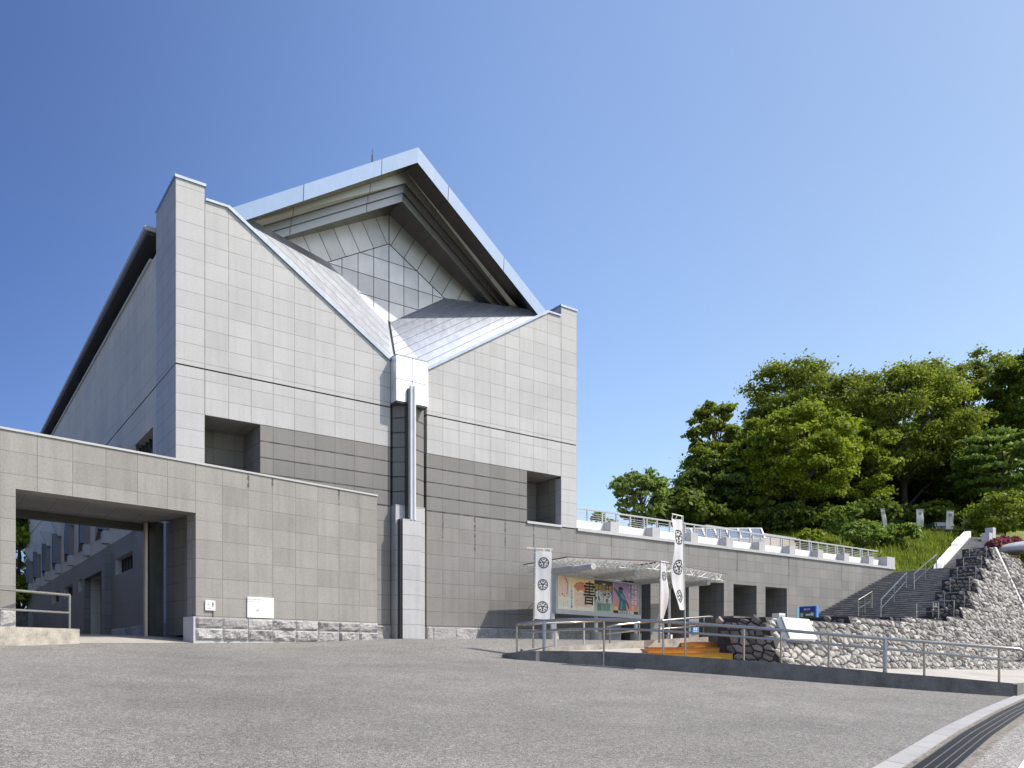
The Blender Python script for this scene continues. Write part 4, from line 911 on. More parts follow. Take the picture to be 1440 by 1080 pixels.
def banner(label, base, height, wdt, z0, z1, dirv, amp, seed, tilt=(0, 0), group='white crest banners by the entrance', crests=((.85, .17), (.5, .17), (.14, .17)), arm=False, taper=0, twist=0.0, polecol='rail'):
    base = Vector(base); t = thing('crest_banner', label, 'banner', base, 0, group); dirv = Vector(dirv).normalized(); nrm = Vector((dirv.y, -dirv.x, 0))
    if nrm.dot(CAM-base) < 0: nrm = -nrm
    tp = base + Vector((tilt[0], tilt[1], height))
    q = MB(); q.tube([base-UP*.1, tp], .028, 8, r1=.018); q.build('pole', M[polecol], t)
    z0, z1 = z0-base.z, z1-base.z
    def S(u, v):       # u across from the pole, v up
        ang = twist*(1-v)**1.3; dd = dirv*math.cos(ang) + nrm*math.sin(ang); zz = z0+(z1-z0)*v; pole = base + Vector((tilt[0], tilt[1], 0))*(zz/height) + UP*zz
        wob = amp*(math.sin(2.4*v*math.pi+seed)*.6*u + math.sin(5.1*v+3*u+seed*2)*.35*u + .25*math.sin(9*u+4*v+seed)*u*(1-u)*2)
        return pole + dd*(wdt*u*(1-taper*(1-v))+.03) + nrm*wob - UP*(.02*u + .05*taper*u)
    q = MB(); nu, nv = 10, 40; q.grid(lambda i, j: S(i/nu, j/nv), nu, nv); cl = q.build('cloth', M['cloth'], t, smooth=True)
    q = MB(); q.bar(tp-UP*.02 - dirv*(.25 if arm else 0), tp-UP*.02+dirv*(wdt+.06), .02, .02)
    q.build('top_arm', M['white'], t)
    for u in (.05, .5, .95): q = MB(); q.bar(S(u, 1.0), tp-UP*.02+dirv*(wdt*u+.03), .03, .006); q.build('tie', M['cloth'], cl)
    for v in (.02, .25, .5, .75, .97): a = S(0, v); q = MB(); q.bar(a-dirv*.06, a+dirv*.01, .012, .03); q.build('tie', M['cloth'], cl)
    for vc, r_ in crests:
        q = MB(); hgt = abs(z1-z0)
        for side in (1, -1):
            def mp(x, y): 
                u = min(1, max(0, .5 + x/wdt)); v = vc + y/hgt; p_ = S(u, v); e = 1e-3; nn = (S(min(1, u+e), v)-S(max(0, u-e), v)).cross(S(u, v+e)-S(u, v-e)).normalized()
                if nn.dot(nrm) < 0: nn = -nn
                return p_ + nn*.005*side
            def blob(cx_, cy_, ra, rb, rot):
                pts = []
                for k in range(10): an = 2*math.pi*k/10; x, y = ra*math.cos(an), rb*math.sin(an); pts.append(mp(cx_+x*math.cos(rot)-y*math.sin(rot), cy_+x*math.sin(rot)+y*math.cos(rot)))
                q.poly(pts, 0, [(0, 0)]*10)
            for k in range(28):
                a1, a2 = 2*math.pi*k/28, 2*math.pi*(k+1)/28; q.poly([mp(rr*math.cos(a_), rr*math.sin(a_)) for rr, a_ in ((r_, a1), (r_, a2), (r_*.83, a2), (r_*.83, a1))], 0, [(0, 0)]*4)
            for k in range(3): an = R(90+120*k+60); blob(r_*.24*math.cos(an), r_*.24*math.sin(an), r_*.22, r_*.145, an)
            for k in range(8): an = R(90+45*k); blob(r_*.62*math.cos(an), r_*.62*math.sin(an), r_*.165, r_*.125, an+R(90))
        q.build('crest', M['ink'], cl)
    return t
b1 = at(749.5, 911, 22.3); zz = lambda py, d_: CAM.z+(HY-py)/FPX*d_
banner('white banner with three black round crests, left of the poster board', b1, zz(770, 22.3)-b1.z, .46, zz(870, 22.2), zz(773.5, 22.2), RT*.93+FW*.32, .06, 1.0, tilt=(.06*RT.x, .06*RT.y), arm=True, crests=((.83, .155), (.51, .155), (.18, .165)))
b3 = kerb_at(964, .05); d3 = depth(b3)
banner('tallest white banner with three black round crests, on the thick ramp kerb post', b3, zz(725, d3)-b3.z, .46, zz(858, d3), zz(731, d3), -RT*.66-FW*.70, .15, 2.3, tilt=(-.07*RT.x, -.07*RT.y), crests=((.80, .19), (.47, .19), (.15, .17)), twist=.08)
b2 = at(927, 899, 23.2)
banner('narrow twisted white banner with folded crest, between poster board and tallest banner', b2, zz(788, 23.2)-b2.z, .40, zz(889, 23.2), zz(791, 23.2), RT*.65+FW*.75, .09, 4.0, tilt=(.03, -.02), crests=((.82, .13), (.14, .15)), twist=-.22)
# small signs and items by the entrance
def sign_plate(name, label, cat, fr, w_, h_, mat, draw=None, mats=None, thick=.04):
    q = MB(); q.box(-w_/2, w_/2, 0, thick, -h_/2, h_/2, fr); o = q.build(name, mat); tag(o, label, cat)
    if draw: q = MB(); draw(q, fr); q.build('sign_print', mats, o)
    return o
pb = onY(977.5, 885.5, -.06)
def dr_(q, fr):
    disc(q, fr, -.07, .07, .028, .028, 0, .004); flat(q, fr, -.10, -.04, -.02, .045, 0, .004); disc(q, fr, .07, .07, .028, .028, 0, .004); flat(q, fr, .04, .10, -.02, .045, 0, .004); flat(q, fr, -.14, .14, -.13, -.085, 0, .004)
sign_plate('blue_sign', 'small blue sign with white figures on the pillar between entrance bays', 'sign', Frame(pb, (1, 0, 0), (0, 1, 0), UP), .32, .30, M['blue'], dr_, [M['paperwhite']])
cb = onY(1090, 869, -1.0); q = MB(); q.box(cb.x-.24, cb.x+.24, -1.4, -1.0, 0, 1.45); wc = q.build('white_cabinet', M['white']); tag(wc, 'white box-shaped cabinet standing before the rightmost entrance bay', 'cabinet')
q = MB(); q.box(cb.x-.20, cb.x+.20, -1.412, -1.402, .1, 1.35); q.build('cabinet_door', M['coping'], wc); q = MB(); q.box(cb.x+.13, cb.x+.16, -1.43, -1.413, .7, .85); q.build('handle', M['darkmetal'], wc)
mbp = at(1124, 870, 27.5); MF = Frame((mbp.x, mbp.y, 0), (0, -1, 0), (1, 0, 0), UP); gz = -.1
mp_ = thing('map_board', 'blue framed site map board standing behind the rubble wall', 'map board', MF.p(.32, 0, gz))
q = MB(); q.box(0, .66, 0, .12, gz, 1.11, MF); q.build('board', M['blue'], mp_)
q = MB(); flat(q, MF, .0, .60, .92, 1.09, 0, .003); flat(q, MF, .0, .60, .1, .92, 1, .003)
rr_ = random.Random(5)
q.poly([MF.p(.05+.5*u, -.005, .36+.32*v) for u, v in ((0, 0), (1, 0), (.92, .5), (.6, .72), (.42, 1), (.2, .6))], 2, [(0, 0)]*6); q.poly([MF.p(.05+.5*u, -.007, .36+.30*v) for u, v in ((.3, .1), (.8, .2), (.7, .5), (.4, .6))], 3, [(0, 0)]*4)
flat(q, MF, .05, .15, .76, .87, 3, .005); flat(q, MF, .44, .55, .78, .88, 3, .005); flat(q, MF, .25, .43, .79, .85, 3, .005); put_text(q, MF, '岡豊山', .10, .815, .04, 4, .008); put_text(q, MF, '案内図', .30, 1.0, .085, 3, .006, .01); disc(q, MF, .25, .62, .03, .025, 4, .008); flat(q, MF, .3, .48, .40, .43, 4, .008)
q.build('map_print', [M['navy'], plain('map_green', (.10, .16, .06), .6, var=.3, nscale=10), plain('map_mauve', (.38, .28, .34), .6, var=.2, nscale=10), M['paperwhite'], M['ink']], mp_)
cs = at(1122.5, 862, 28.2); q = MB(); q.box(-.05, .05, 0, .05, zz(870, 28.2), zz(854.5, 28.2), Frame((cs.x, cs.y, 0), RT, FW, UP)); co_ = q.build('notice_post', M['cyan']); tag(co_, 'slim pale cyan notice panel just left of the blue map board', 'sign')
q = MB(); q.box(-.03, .03, .01, .04, -.2, zz(870, 28.2)-.001, Frame((cs.x, cs.y, 0), RT, FW, UP)); q.build('post', M['darkmetal'], co_)
wb0 = at(1031, 897, 23.2); q = MB(); q.box(0, 1.25, 0, .35, -.6, zz(868.5, 23.2), Frame((wb0.x, wb0.y, 0), WD, -WN, UP)); wb = q.build('brown_block', plain('brown_weathered', (.14, .105, .085), .9, var=.35, nscale=7, bump=.5)); tag(wb, 'low weathered brown block wall between yellow steps and rubble wall', 'wall')
q = MB(); q.box(-.02, 1.27, -.02, .37, zz(868.5, 23.2)+.001, zz(868.5, 23.2)+.05, Frame((wb0.x, wb0.y, 0), WD, -WN, UP)); q.build('cap_stone', M['stonedark'], wb)

# ------------------------------------------------------------------ RUBBLE RETAINING WALL with stepped top
NB = (WN + UP*BT).normalized()
def WP(s_, z, off=0): return BS + WD*s_ + UP*(z-BS.z) - WN*BT*(z-BS.z) + NB*off
teeth = [(-15.19, .42), (-9.31, .65), (-3.68, .85), (1.97, 1.06), (4.58, 1.58), (7.08, 2.45), (9.22, 3.22), (11.6, 3.96), (13.93, 4.73), (16.23, 5.48)]
tops = teeth + [(19.2, 5.52), (25, 5.36), (31, 5.0), (36, 4.6)]
def top_at(s_):
    z = tops[0][1]
    for i, (a, zz_) in enumerate(tops):
        if s_ >= a: z = zz_
    return z
def clip(poly, px, py, nx, ny):
    out = []
    for i in range(len(poly)):
        a, b = poly[i], poly[(i+1) % len(poly)]; da = (a[0]-px)*nx+(a[1]-py)*ny; db = (b[0]-px)*nx+(b[1]-py)*ny
        if da <= 0: out.append(a)
        if da*db < 0: t = da/(da-db); out.append((a[0]+(b[0]-a[0])*t, a[1]+(b[1]-a[1])*t))
    return out
def rubble_face(mb, surf, s0, s1, zlo, zhi, cw, ch, keep, seed, high=.09, shear=0.0, lim=None):
    """surf(s,z,off) -> point; irregular stones from a jittered-grid Voronoi pattern"""
    rnd = random.Random(seed); ni, nj = int((s1-s0)/cw)+3, int((zhi-zlo)/ch)+3
    S = {(i, j): ((i-1+.5*(j % 2)+rnd.uniform(.05, .95))*1.0, (j-1+rnd.uniform(.05, .95))*1.0) for i in range(-2, ni+2) for j in range(-2, nj+2)}
    for i in range(ni):
        for j in range(nj):
            x, y = S[i, j]; sx, zy = s0+(x+shear*y)*cw, zlo+y*ch
            if not keep(sx, zy): continue
            poly = [(x-1.6, y-1.6), (x+1.6, y-1.6), (x+1.6, y+1.6), (x-1.6, y+1.6)]
            for di in (-2, -1, 0, 1, 2):
                for dj in (-2, -1, 0, 1, 2):
                    if di == dj == 0 or (i+di, j+dj) not in S: continue
                    x2, y2 = S[i+di, j+dj]; poly = clip(poly, (x+x2)/2, (y+y2)/2, x2-x, y2-y)
                    if len(poly) < 3: break
                if len(poly) < 3: break
            if lim and len(poly) > 2:
                zm, sm = lim(sx, zy)
                if zm is not None: poly = clip(poly, 0, (zm-zlo)/ch, 0, 1)
                if sm is not None and len(poly) > 2: poly = clip(poly, (sm-s0)/cw, 0, -1, shear)
            if len(poly) < 3: continue
            cx_ = sum(p_[0] for p_ in poly)/len(poly); cy_ = sum(p_[1] for p_ in poly)/len(poly); n_ = len(poly); hh = high*rnd.uniform(.5, 1.3); tx, ty = rnd.uniform(-.6, .6), rnd.uniform(-.6, .6)
            i0 = len(mb.v); val = rnd.random()
            rings = ((.83, -.02), (.77, .5), (.54, 1.0))
            for kk, (sc, oh) in enumerate(rings):
                for (a, b) in poly:
                    jx = rnd.uniform(-.05, .05) if kk else 0; u, v = cx_+(a-cx_)*(sc+jx), cy_+(b-cy_)*(sc+jx); o_ = hh*oh*(1+(tx*(a-cx_)+ty*(b-cy_))*(1 if kk else 0)+(rnd.uniform(-.2, .2) if kk else 0))
                    mb.v.append(surf(s0+(u+shear*v)*cw, zlo+v*ch, o_))
            mb.v.append(surf(s0+(cx_+shear*cy_)*cw, zlo+cy_*ch, hh*rnd.uniform(.95, 1.2)))
            for kk in range(2):
                for a in range(n_): b = (a+1) % n_; mb.f.append([i0+kk*n_+a, i0+kk*n_+b, i0+(kk+1)*n_+b, i0+(kk+1)*n_+a]); mb.m.append(0); mb.uv.append([(0, 0)]*4)
            for a in range(n_): b = (a+1) % n_; mb.f.append([i0+2*n_+a, i0+2*n_+b, i0+3*n_]); mb.m.append(0); mb.uv.append([(0, 0)]*3)
            mb.rnd += [val]*(3*n_+1)
def tooth_lim(s_, z):
    zt_ = top_at(s_); sm = None
    for i in range(1, len(tops)):
        if tops[i][0] <= s_ and (i == len(tops)-1 or s_ < tops[i+1][0]) and tops[i-1][1] < zt_ and z > tops[i-1][1]-.05: sm = tops[i][0]
    return zt_-.01, sm
rw = thing('rubble_wall', 'long battered wall of pale rubble stones with a saw-tooth stepped top, right', 'wall', WP(0, BS.z))
q = MB(); q.rnd = []
rubble_face(q, WP, -15.2, 8, -1.6, 2.9, .34, .20, lambda s_, z: s_ > -15.12 and z < top_at(s_)-.02 and z > -1.7, 31, .065, -.45, tooth_lim)
rubble_face(q, WP, 8.02, 36, -1.6, 5.6, .42, .24, lambda s_, z: z < top_at(s_)-.02 and not (17.6 < s_+ (z-5.5)*.233 < 18.75), 33, .075, -.45, tooth_lim)
put_rnd(q.build('stone_face', M['rubble'], rw), q.rnd)
q = MB()
for i in range(len(tops)-1):
    (a, za), (b, zb_) = tops[i], tops[i+1]; q.poly([WP(a, -1.9), WP(b, -1.9), WP(b, za), WP(a, za)]); q.poly([WP(a, za), WP(b, za), WP(b, za)-WN*1.35, WP(a, za)-WN*1.35])
    zl = tops[i-1][1] if i else -1.9
    q.poly([WP(a, zl)-WN*(1.35+BT*(za-zl)), WP(a, zl), WP(a, za), WP(a, za)-WN*1.35][::-1]); q.poly([WP(a, -1.9)-WN*1.9, WP(b, -1.9)-WN*1.9, WP(b, za)-WN*1.35, WP(a, za)-WN*1.35][::-1])
q.build('wall_core', M['mortar'], rw)
q = MB(); q.rnd = []
for i, (a, za) in enumerate(teeth):
    zl = teeth[i-1][1] if i else -1.2
    def endf(s_, z, off, a=a): return WP(a, z, 0) - WN*s_ - WD*off
    rubble_face(q, endf, 0.02, 1.3, zl-.05, za, .25, .19, lambda s_, z, zl=zl, za=za: 0.03 < s_ < 1.32 and zl < z < za-.04, 50+i, .05)
put_rnd(q.build('end_stones', M['rubbledark'], rw), q.rnd)
q = MB(); q.poly([WP(18.0, 5.62, .07), WP(18.0-.5, 5.62, .07), WP(19.4-.5, -.4, .07), WP(19.4, -.4, .07)]); 
for s_a, s_b, o_ in ((18.0, 19.4, .07),): q.poly([WP(s_a-.5, 5.62, .07), WP(s_a-.5, 5.62, -.05), WP(s_b-.5, -.4, -.05), WP(s_b-.5, -.4, .07)])
q.build('white_gutter', M['whitestone'], rw)
# white stone panel on the near end of the wall
wp = thing('inscription_board', 'blank-looking white inscription panel leaning on the near end of the rubble wall', 'panel', WP(-14.6, -.3))
fa_, fb_ = Vector(WP(-14.72, .36, .12)), Vector(WP(-12.95, .36, .12)); fc_, fd_ = WP(-12.95, -.20, .14), WP(-14.72, -.20, .14)
q = MB()
for u in (0,): 
    dn = NB*.08; q.poly([fd_+dn, fc_+dn, fb_+dn, fa_+dn]); q.poly([fa_+dn, fb_+dn, fb_-dn, fa_-dn]); q.poly([fd_+dn, fa_+dn, fa_-dn, fd_-dn]); q.poly([fc_+dn, fd_+dn, fd_-dn, fc_-dn]); q.poly([fb_+dn, fc_+dn, fc_-dn, fb_-dn])
po = q.build('panel', M['paperwhite'], wp)
q = MB()
for (a, b) in ((fd_, fa_),): q.bar(a+NB*.09, b+NB*.09, .05, .05)
q.build('edge_strip', M['railgrey'], po)
# small rails on each tooth step
trs = thing('wall_railing', 'short stepped steel rails along the top of the rubble wall beside the stairs', 'railing', WP(9, 3.2))
for i in range(3, 10):
    a, za = teeth[i]; zl = teeth[i-1][1]; 
    p0, p1 = WP(a-.2, zl)-WN*1.2, WP(a-.2, zl)-WN*.35; h0 = .8
    q = MB(); q.tube([p0, p0+UP*h0], .022, 6); q.tube([p1, p1+UP*h0], .022, 6); q.tube([p0+UP*h0, p1+UP*h0], .018, 6); q.tube([p0+UP*.42, p1+UP*.42], .014, 6); q.build('rail_section', M['rail'], trs)

# ------------------------------------------------------------------ STONE STAIRS
stt = thing('stone_staircase', 'broad dark weathered stone staircase climbing along the end of the terrace wall', 'staircase', (35, -3, .8))
def yr(x): return -8.41+1.30+.304*(x-28.42)
nos = MB(); q = MB(); X0, TR_, RS, NS = 29.9, .357, .125, 28; rs = random.Random(3)
for i in range(NS):
    x, z = X0+TR_*i, .78+RS*(i+1); x2 = X0+TR_*(i+1); y = -.05; ye = yr(x)-.05
    while y > ye+.01:      # stones of uneven length
        yn = max(ye, y-rs.uniform(.7, 1.5)); dz, dx = rs.uniform(-.006, .006), rs.uniform(-.012, .012)
        if yn-ye < .3: yn = ye
        q.box(x+dx+.02, x2+.03, yn+.006, y, z-RS-.02, z+dz-.045, skip='kt'); nos.box(x+dx-.015, x2+.02, yn+.008, y, z+dz-.045, z+dz); y = yn
q.build('broad_flight', M['stonedark'], stt); nos.build('step_edges', M['step'], stt)  # paler edges over darker risers paint the nosings as catching light
q = MB(); q.poly([(X0, -.05, -.9), (X0, yr(X0)-.1, -.9), (X0+NS*TR_, yr(40)-.1, 4.1), (X0+NS*TR_, -.05, 4.1)][::-1]); q.poly([(X0, yr(X0)-.06, -1), (40, yr(40)-.06, -1), (40, yr(40)-.06, 4.2), (X0, yr(X0)-.06, .8)]); q.build('flight_base', M['stonedark'], stt)
q = MB(); q.box(39.85, 41.7, -4.6, .3, 3.8, 4.28); q.build('landing', M['step'], stt)
BLf, BRf, TLf, TRf = at(1324, 802, 46.2), at(1362, 800, 46.2), at(1364, 757, 57), at(1392, 757, 57)
q = MB(); nu_ = MB(); NU = 26
for i in range(NU):
    t0, t1 = i/NU, (i+1)/NU; a, b, c_, d_ = BLf.lerp(TLf, t0), BRf.lerp(TRf, t0), BLf.lerp(TLf, t1), BRf.lerp(TRf, t1); za, zc = a.z, c_.z
    q.poly([(a.x, a.y, za-.3), (b.x, b.y, za-.3), (b.x, b.y, zc-.05), (a.x, a.y, zc-.05)]); u_ = -FW*.03; nu_.poly([a+u_+UP*(zc-.05-za), b+u_+UP*(zc-.05-b.z), b+u_+UP*(zc-b.z), a+u_+UP*(zc-za)]); nu_.poly([a+u_+UP*(zc-za), b+u_+UP*(zc-b.z), (d_.x, d_.y, zc), (c_.x, c_.y, zc)]); q.poly([(a.x, a.y, zc-.06), (b.x, b.y, zc-.06), (d_.x, d_.y, zc-.06), (c_.x, c_.y, zc-.06)])
q.build('upper_flight', M['stonedark'], stt); nu_.build('step_edges', M['step'], stt)  # same painted contrast of lit edges over dim risers
for (t0, t1, h0, h1) in ((-.02, .50, .3, .38), (.505, .78, .55, .5), (.785, 1.03, .5, .42)):
    a, b = BLf.lerp(TLf, t0), BLf.lerp(TLf, t1); dirn = Vector(((b-a).x, (b-a).y, 0)).normalized(); sd = Vector((-dirn.y, dirn.x, 0)); fr = Frame(a, dirn, sd, UP); L = (b-a).dot(dirn); dz = b.z-a.z
    q = MB(); q.prism([(0, -.4), (L, dz-.4), (L, dz+h1), (L-.35, dz+h1), (.3, h0+dz*.1), (0, h0*.6)], -.02, .38, fr); q.build('white_parapet', M['whitewall'], stt)
a = at(1388, 762, 55); q = MB(); q.box(a.x-.25, a.x+.25, a.y-.25, a.y+.25, a.z-1.5, a.z+.6); q.box(a.x+.3, a.x+.75, a.y-.25, a.y+.25, a.z-1.5, a.z+1.0); q.build('newel_block', M['coping'], stt)
def stair_pt(px, py): # on the flight: solve for plane through nosings
    r = ray(px, py); k = RS/TR_; t = (.78+RS-k*X0 + k*CAM.x - CAM.z)/(r.z-k*r.x); return CAM+r*t
for (pa, pb, ha) in (((1207, 868), (1226, 856), 1), ((1238.5, 869), (1275, 828), 1), ((1285.5, 830), (1317, 801), 1)):
    a, b = stair_pt(*pa), stair_pt(*pb); q = MB(); hgt = .85
    q.tube([a+UP*.05, a+UP*hgt, b+UP*hgt, b+UP*.05], .035, 7); q.tube([a+UP*.42, b+UP*.42], .028, 7); m_ = a.lerp(b, .5); q.tube([m_, m_+UP*hgt], .026, 6); q.build('stair_handrail', M['rail'], stt)

# ------------------------------------------------------------------ HILL, GRASS, TREES
def hill_z(x, y):
    d_ = (Vector((x, y, 0))-CAM).dot(FW)
    h = 4.2 + .295*max(0, d_-47.5) + .5*mnoise.noise(Vector((x*.12, y*.12, 0))) * min(1, max(0, (d_-48)/6))
    if d_ > 96: h = min(h, 18.5 + (d_-96)*.1)
    return h
def hill_vis(x, y):
    if x < 40.3 and y < 2.6: return -4
    if x < 40.3 and y < 20.5: return 3.6
    v_ = Vector((x, y, 0))-CAM; px = HX+FPX*v_.dot(RT)/max(1, v_.dot(FW)); h = hill_z(x, y); h = 3.8+(h-3.8)*sstep(px, 880, 985)
    if wall_side(x, y) > -(BT*(h-BS.z)) - .7: return -4 if x < 43 else min(h, -4 + 0)
    # keep clear below the upper flight
    a, b = BLf, TLf; u = ((Vector((x, y, 0))-a).dot((b-a)))/((b-a).length_squared); u = (x-a.x)/(b.x-a.x)
    return h
hx = list(np.arange(14.3, 40.3, 2.0)) + [40.25, 40.35] + list(np.arange(41, 76, 1.0)) + list(np.arange(76, 190, 6.0)); hy = list(np.arange(-60, -16, 4.0)) + list(np.arange(-16, .5, .8)) + [.55, 1.2, 2.55, 2.65] + list(np.arange(4, 40, 1.5)) + list(np.arange(40, 170, 6.0))
def flight_sink(x, y, h):
    d0 = Vector((BRf.x-BLf.x, BRf.y-BLf.y)).normalized(); p_ = Vector((x-BLf.x, y-BLf.y)); ax = Vector((TLf.x-BLf.x, TLf.y-BLf.y)); L = ax.length; ax.normalize(); u = p_.dot(ax)/L; sd = p_.dot(Vector((ax.y, -ax.x)))
    if -.1 < u < 1.08 and -.9 < sd < 3.0: return min(h, BLf.z+(TLf.z-BLf.z)*min(1, max(0, u))-.35)
    return h
q = MB(); nx_, ny_ = len(hx)-1, len(hy)-1
q.grid(lambda i, j: Vector((hx[i], hy[j], flight_sink(hx[i], hy[j], hill_vis(hx[i], hy[j])))), nx_, ny_); structure(q.build('hillside', M['turf'], smooth=True))

def fast_mesh(name, V, Fq, rnd, mat, parent=None):
    me = bpy.data.meshes.new(name); nv, nf, k = len(V), len(Fq), Fq.shape[1]
    me.vertices.add(nv); me.vertices.foreach_set('co', V.astype(np.float32).ravel()); me.loops.add(nf*k); me.loops.foreach_set('vertex_index', Fq.astype(np.int32).ravel())
    me.polygons.add(nf); me.polygons.foreach_set('loop_start', np.arange(0, nf*k, k, dtype=np.int32)); me.polygons.foreach_set('loop_total', np.full(nf, k, dtype=np.int32))
    me.update(calc_edges=True); at_ = me.attributes.new('rnd', 'FLOAT', 'POINT'); at_.data.foreach_set('value', rnd.astype(np.float32)); me.materials.append(mat); return link(name, me, parent)
def leaves(cent, dirs, size, rng, up=.35, aspect=.62):
    n_ = len(cent); nrm = dirs*.55 + rng.normal(size=(n_, 3))*.55; nrm[:, 2] += up; nrm /= np.linalg.norm(nrm, axis=1)[:, None]+1e-9
    t = rng.normal(size=(n_, 3)); t -= nrm*(t*nrm).sum(1)[:, None]; t /= np.linalg.norm(t, axis=1)[:, None]+1e-9; b = np.cross(nrm, t); s_ = (size*rng.uniform(.6, 1.35, n_))[:, None]
    V = np.stack([cent-t*s_, cent-b*s_*aspect+nrm*s_*.12, cent+t*s_, cent+b*s_*aspect+nrm*s_*.12], 1).reshape(-1, 3); F_ = np.arange(n_*4).reshape(-1, 4); return V, F_

# grass on the slope
gp = []
rg = np.random.default_rng(4)
while len(gp) < 15000:
    px, d_ = rg.uniform(1080, 1375), rg.uniform(46.5, 68); p_ = at(px, 760, d_); z = hill_vis(p_.x, p_.y)
    if z < 3.9: continue
    zz_ = flight_sink(p_.x, p_.y, z)
    if zz_ < z: continue
    gp.append((p_.x, p_.y, z))
gp = np.array(gp); n_ = len(gp); an = rg.uniform(0, 2*np.pi, n_); hgt = rg.uniform(.16, .5, n_)*(1+.6*(rg.random(n_) < .1)); wd = rg.uniform(.05, .12, n_)
tx = np.stack([np.cos(an), np.sin(an), np.zeros(n_)], 1)*wd[:, None]; ln = rg.normal(size=(n_, 3))*.14; ln[:, 2] = hgt
V = np.stack([gp-tx, gp+tx, gp+ln], 1).reshape(-1, 3); gr_ = fast_mesh('meadow_grass', V, np.arange(n_*3).reshape(-1, 3), np.repeat(np.clip(rg.normal(.5, .28, n_) + .35*np.sin(gp[:, 0]*1.1)*np.cos(gp[:, 1]*.9), 0, 1), 3), M['grass']); gr_['kind'] = 'stuff'

def make_tree(name, label, base, height, width, fol, seed, shape='round', nblob=70, nleaf=190, lsize=.24, bottom=.22, group='trees on the wooded hill', depthw=None, limbs=9, cat='tree', brad=.17, leafup=.35, trunk_r=None):
    rng = np.random.default_rng(seed); rd = random.Random(seed); base = Vector(base); t = thing(name, label, cat, base, 0, group); dw = depthw or width
    zc0, zc1 = height*bottom, height; C_, D_, blobs = [], [], []
    for i in range(nblob):
        for _ in range(40):
            v = rng.normal(size=3); v /= np.linalg.norm(v); r_ = rng.uniform(.35, 1.0)**.5; p_ = v*r_
            if shape == 'cone' and (p_[0]**2+p_[1]**2)**.5 > (1-(p_[2]+1)/2)*.95+.12: continue
            if shape == 'vase' and (p_[0]**2+p_[1]**2)**.5 > .35+.65*(p_[2]+1)/2: continue
            if shape == 'round' and p_[2] < -.75: continue
            break
        if shape == 'layer': p_[2] = (round((p_[2]+1)*3.5)/3.5-1)*.95 + rng.normal()*.03
        c = np.array([p_[0]*width/2*.9, p_[1]*dw/2*.9, zc0+(zc1-zc0)*(p_[2]*.92+1)/2]); rb = width*brad*rng.uniform(.55, 1.25); blobs.append((c, rb))
        k = int(nleaf*(rb/(width*brad))**2) + 8; dv = rng.normal(size=(k, 3)); dv /= np.linalg.norm(dv, axis=1)[:, None]; dv[:, 2] = np.where(dv[:, 2] < -.25, -dv[:, 2]*.7, dv[:, 2]); rr = rng.uniform(.45, 1.08, k)[:, None]
        sq = np.array([1, 1, .28 if shape == 'layer' else .72]); C_.append(c+dv*rr*rb*sq*(1+.25*rng.normal(size=(k, 1)))); D_.append(dv)
    C_ = np.concatenate(C_); D_ = np.concatenate(D_); V, F_ = leaves(C_, D_, np.full(len(C_), lsize), rng, leafup)
    n_ = len(C_); tone = np.clip(rng.normal(.45, .26, n_), 0, 1); bt = np.concatenate([np.full(int(nleaf*(rb/(width*brad))**2)+8, rng.normal()*.16) for c, rb in blobs]); tone = np.clip(tone+bt, 0, 1)
    V = V + np.array(base); fast_mesh('crown', V, F_, np.repeat(tone, 4), FOL[fol], t)
    q = MB(); tr_ = trunk_r or max(.06, height*.022); top = base+UP*height*.78; pts = [base-UP*.4]; 
    for i in range(1, 6): pts.append(base + UP*(height*.78*i/5) + Vector((rd.uniform(-.03, .03)*width, rd.uniform(-.03, .03)*width, 0)))
    q.tube(pts, tr_, 7, r1=tr_*.3)
    for c, rb in sorted(blobs, key=lambda b_: rd.random())[:limbs]:
        e_ = base + Vector(c); z0 = max(height*.15, (e_.z-base.z)*.55); i_ = min(4, int(z0/(height*.78)*5)); s_ = pts[i_].lerp(pts[i_+1], .5); m_ = s_.lerp(e_, .5)+UP*rb*.3; q.tube([s_, m_, e_], tr_*.42, 5, r1=tr_*.1)
    q.build('trunk', M['bark'], t); return t
def tree_px(name, label, px, pytop, wpx, d_, fol, seed, basez=None, **kw):
    p_ = at(px, 745, d_); bz = hill_z(p_.x, p_.y) if basez is None else basez; top_z = CAM.z+(HY-pytop)/FPX*d_
    return make_tree(name, label, (p_.x, p_.y, bz), top_z-bz, wpx/FPX*d_, fol, seed, **kw)
TG = dict(nblob=160, nleaf=215, lsize=.155, brad=.092)
tree_px('broadleaf_tree', 'pale green loose small tree beyond the terrace railing, left of the wood', 901, 662, 112, 60, 5, 1, shape='vase', nblob=150, nleaf=45, lsize=.15, brad=.075, bottom=.16, limbs=40)
tree_px('broadleaf_tree', 'slender sparse tree at the left edge of the wood, sky showing through', 1004, 560, 80, 72, 4, 2, shape='round', nblob=46, nleaf=130, lsize=.24, brad=.13, bottom=.30, limbs=24)
tree_px('broadleaf_tree', 'bright yellow-green tree in front of the left tall trees', 1130, 568, 165, 66, 1, 3, **{**TG, 'bottom': .12, 'nblob': 170})
tree_px('broadleaf_tree', 'lower yellow-green tree left of the bright one, above the skylight', 1066, 592, 120, 67.5, 1, 23, **{**TG, 'bottom': .10, 'nblob': 110})
tree_px('broadleaf_tree', 'yellow-green tree filling the gap between the bright tree and the largest tree', 1204, 588, 120, 69, 1, 24, **{**TG, 'bottom': .12, 'nblob': 110})
tree_px('broadleaf_tree', 'mid-green tree at the left foot of the wood under the slender tree', 1000, 622, 110, 70, 0, 25, **{**TG, 'bottom': .05, 'nblob': 100})
tree_px('broadleaf_tree', 'tall round tree behind the bright yellow-green one', 1128, 502, 190, 79, 4, 4, **{**TG, 'bottom': .2, 'limbs': 20})
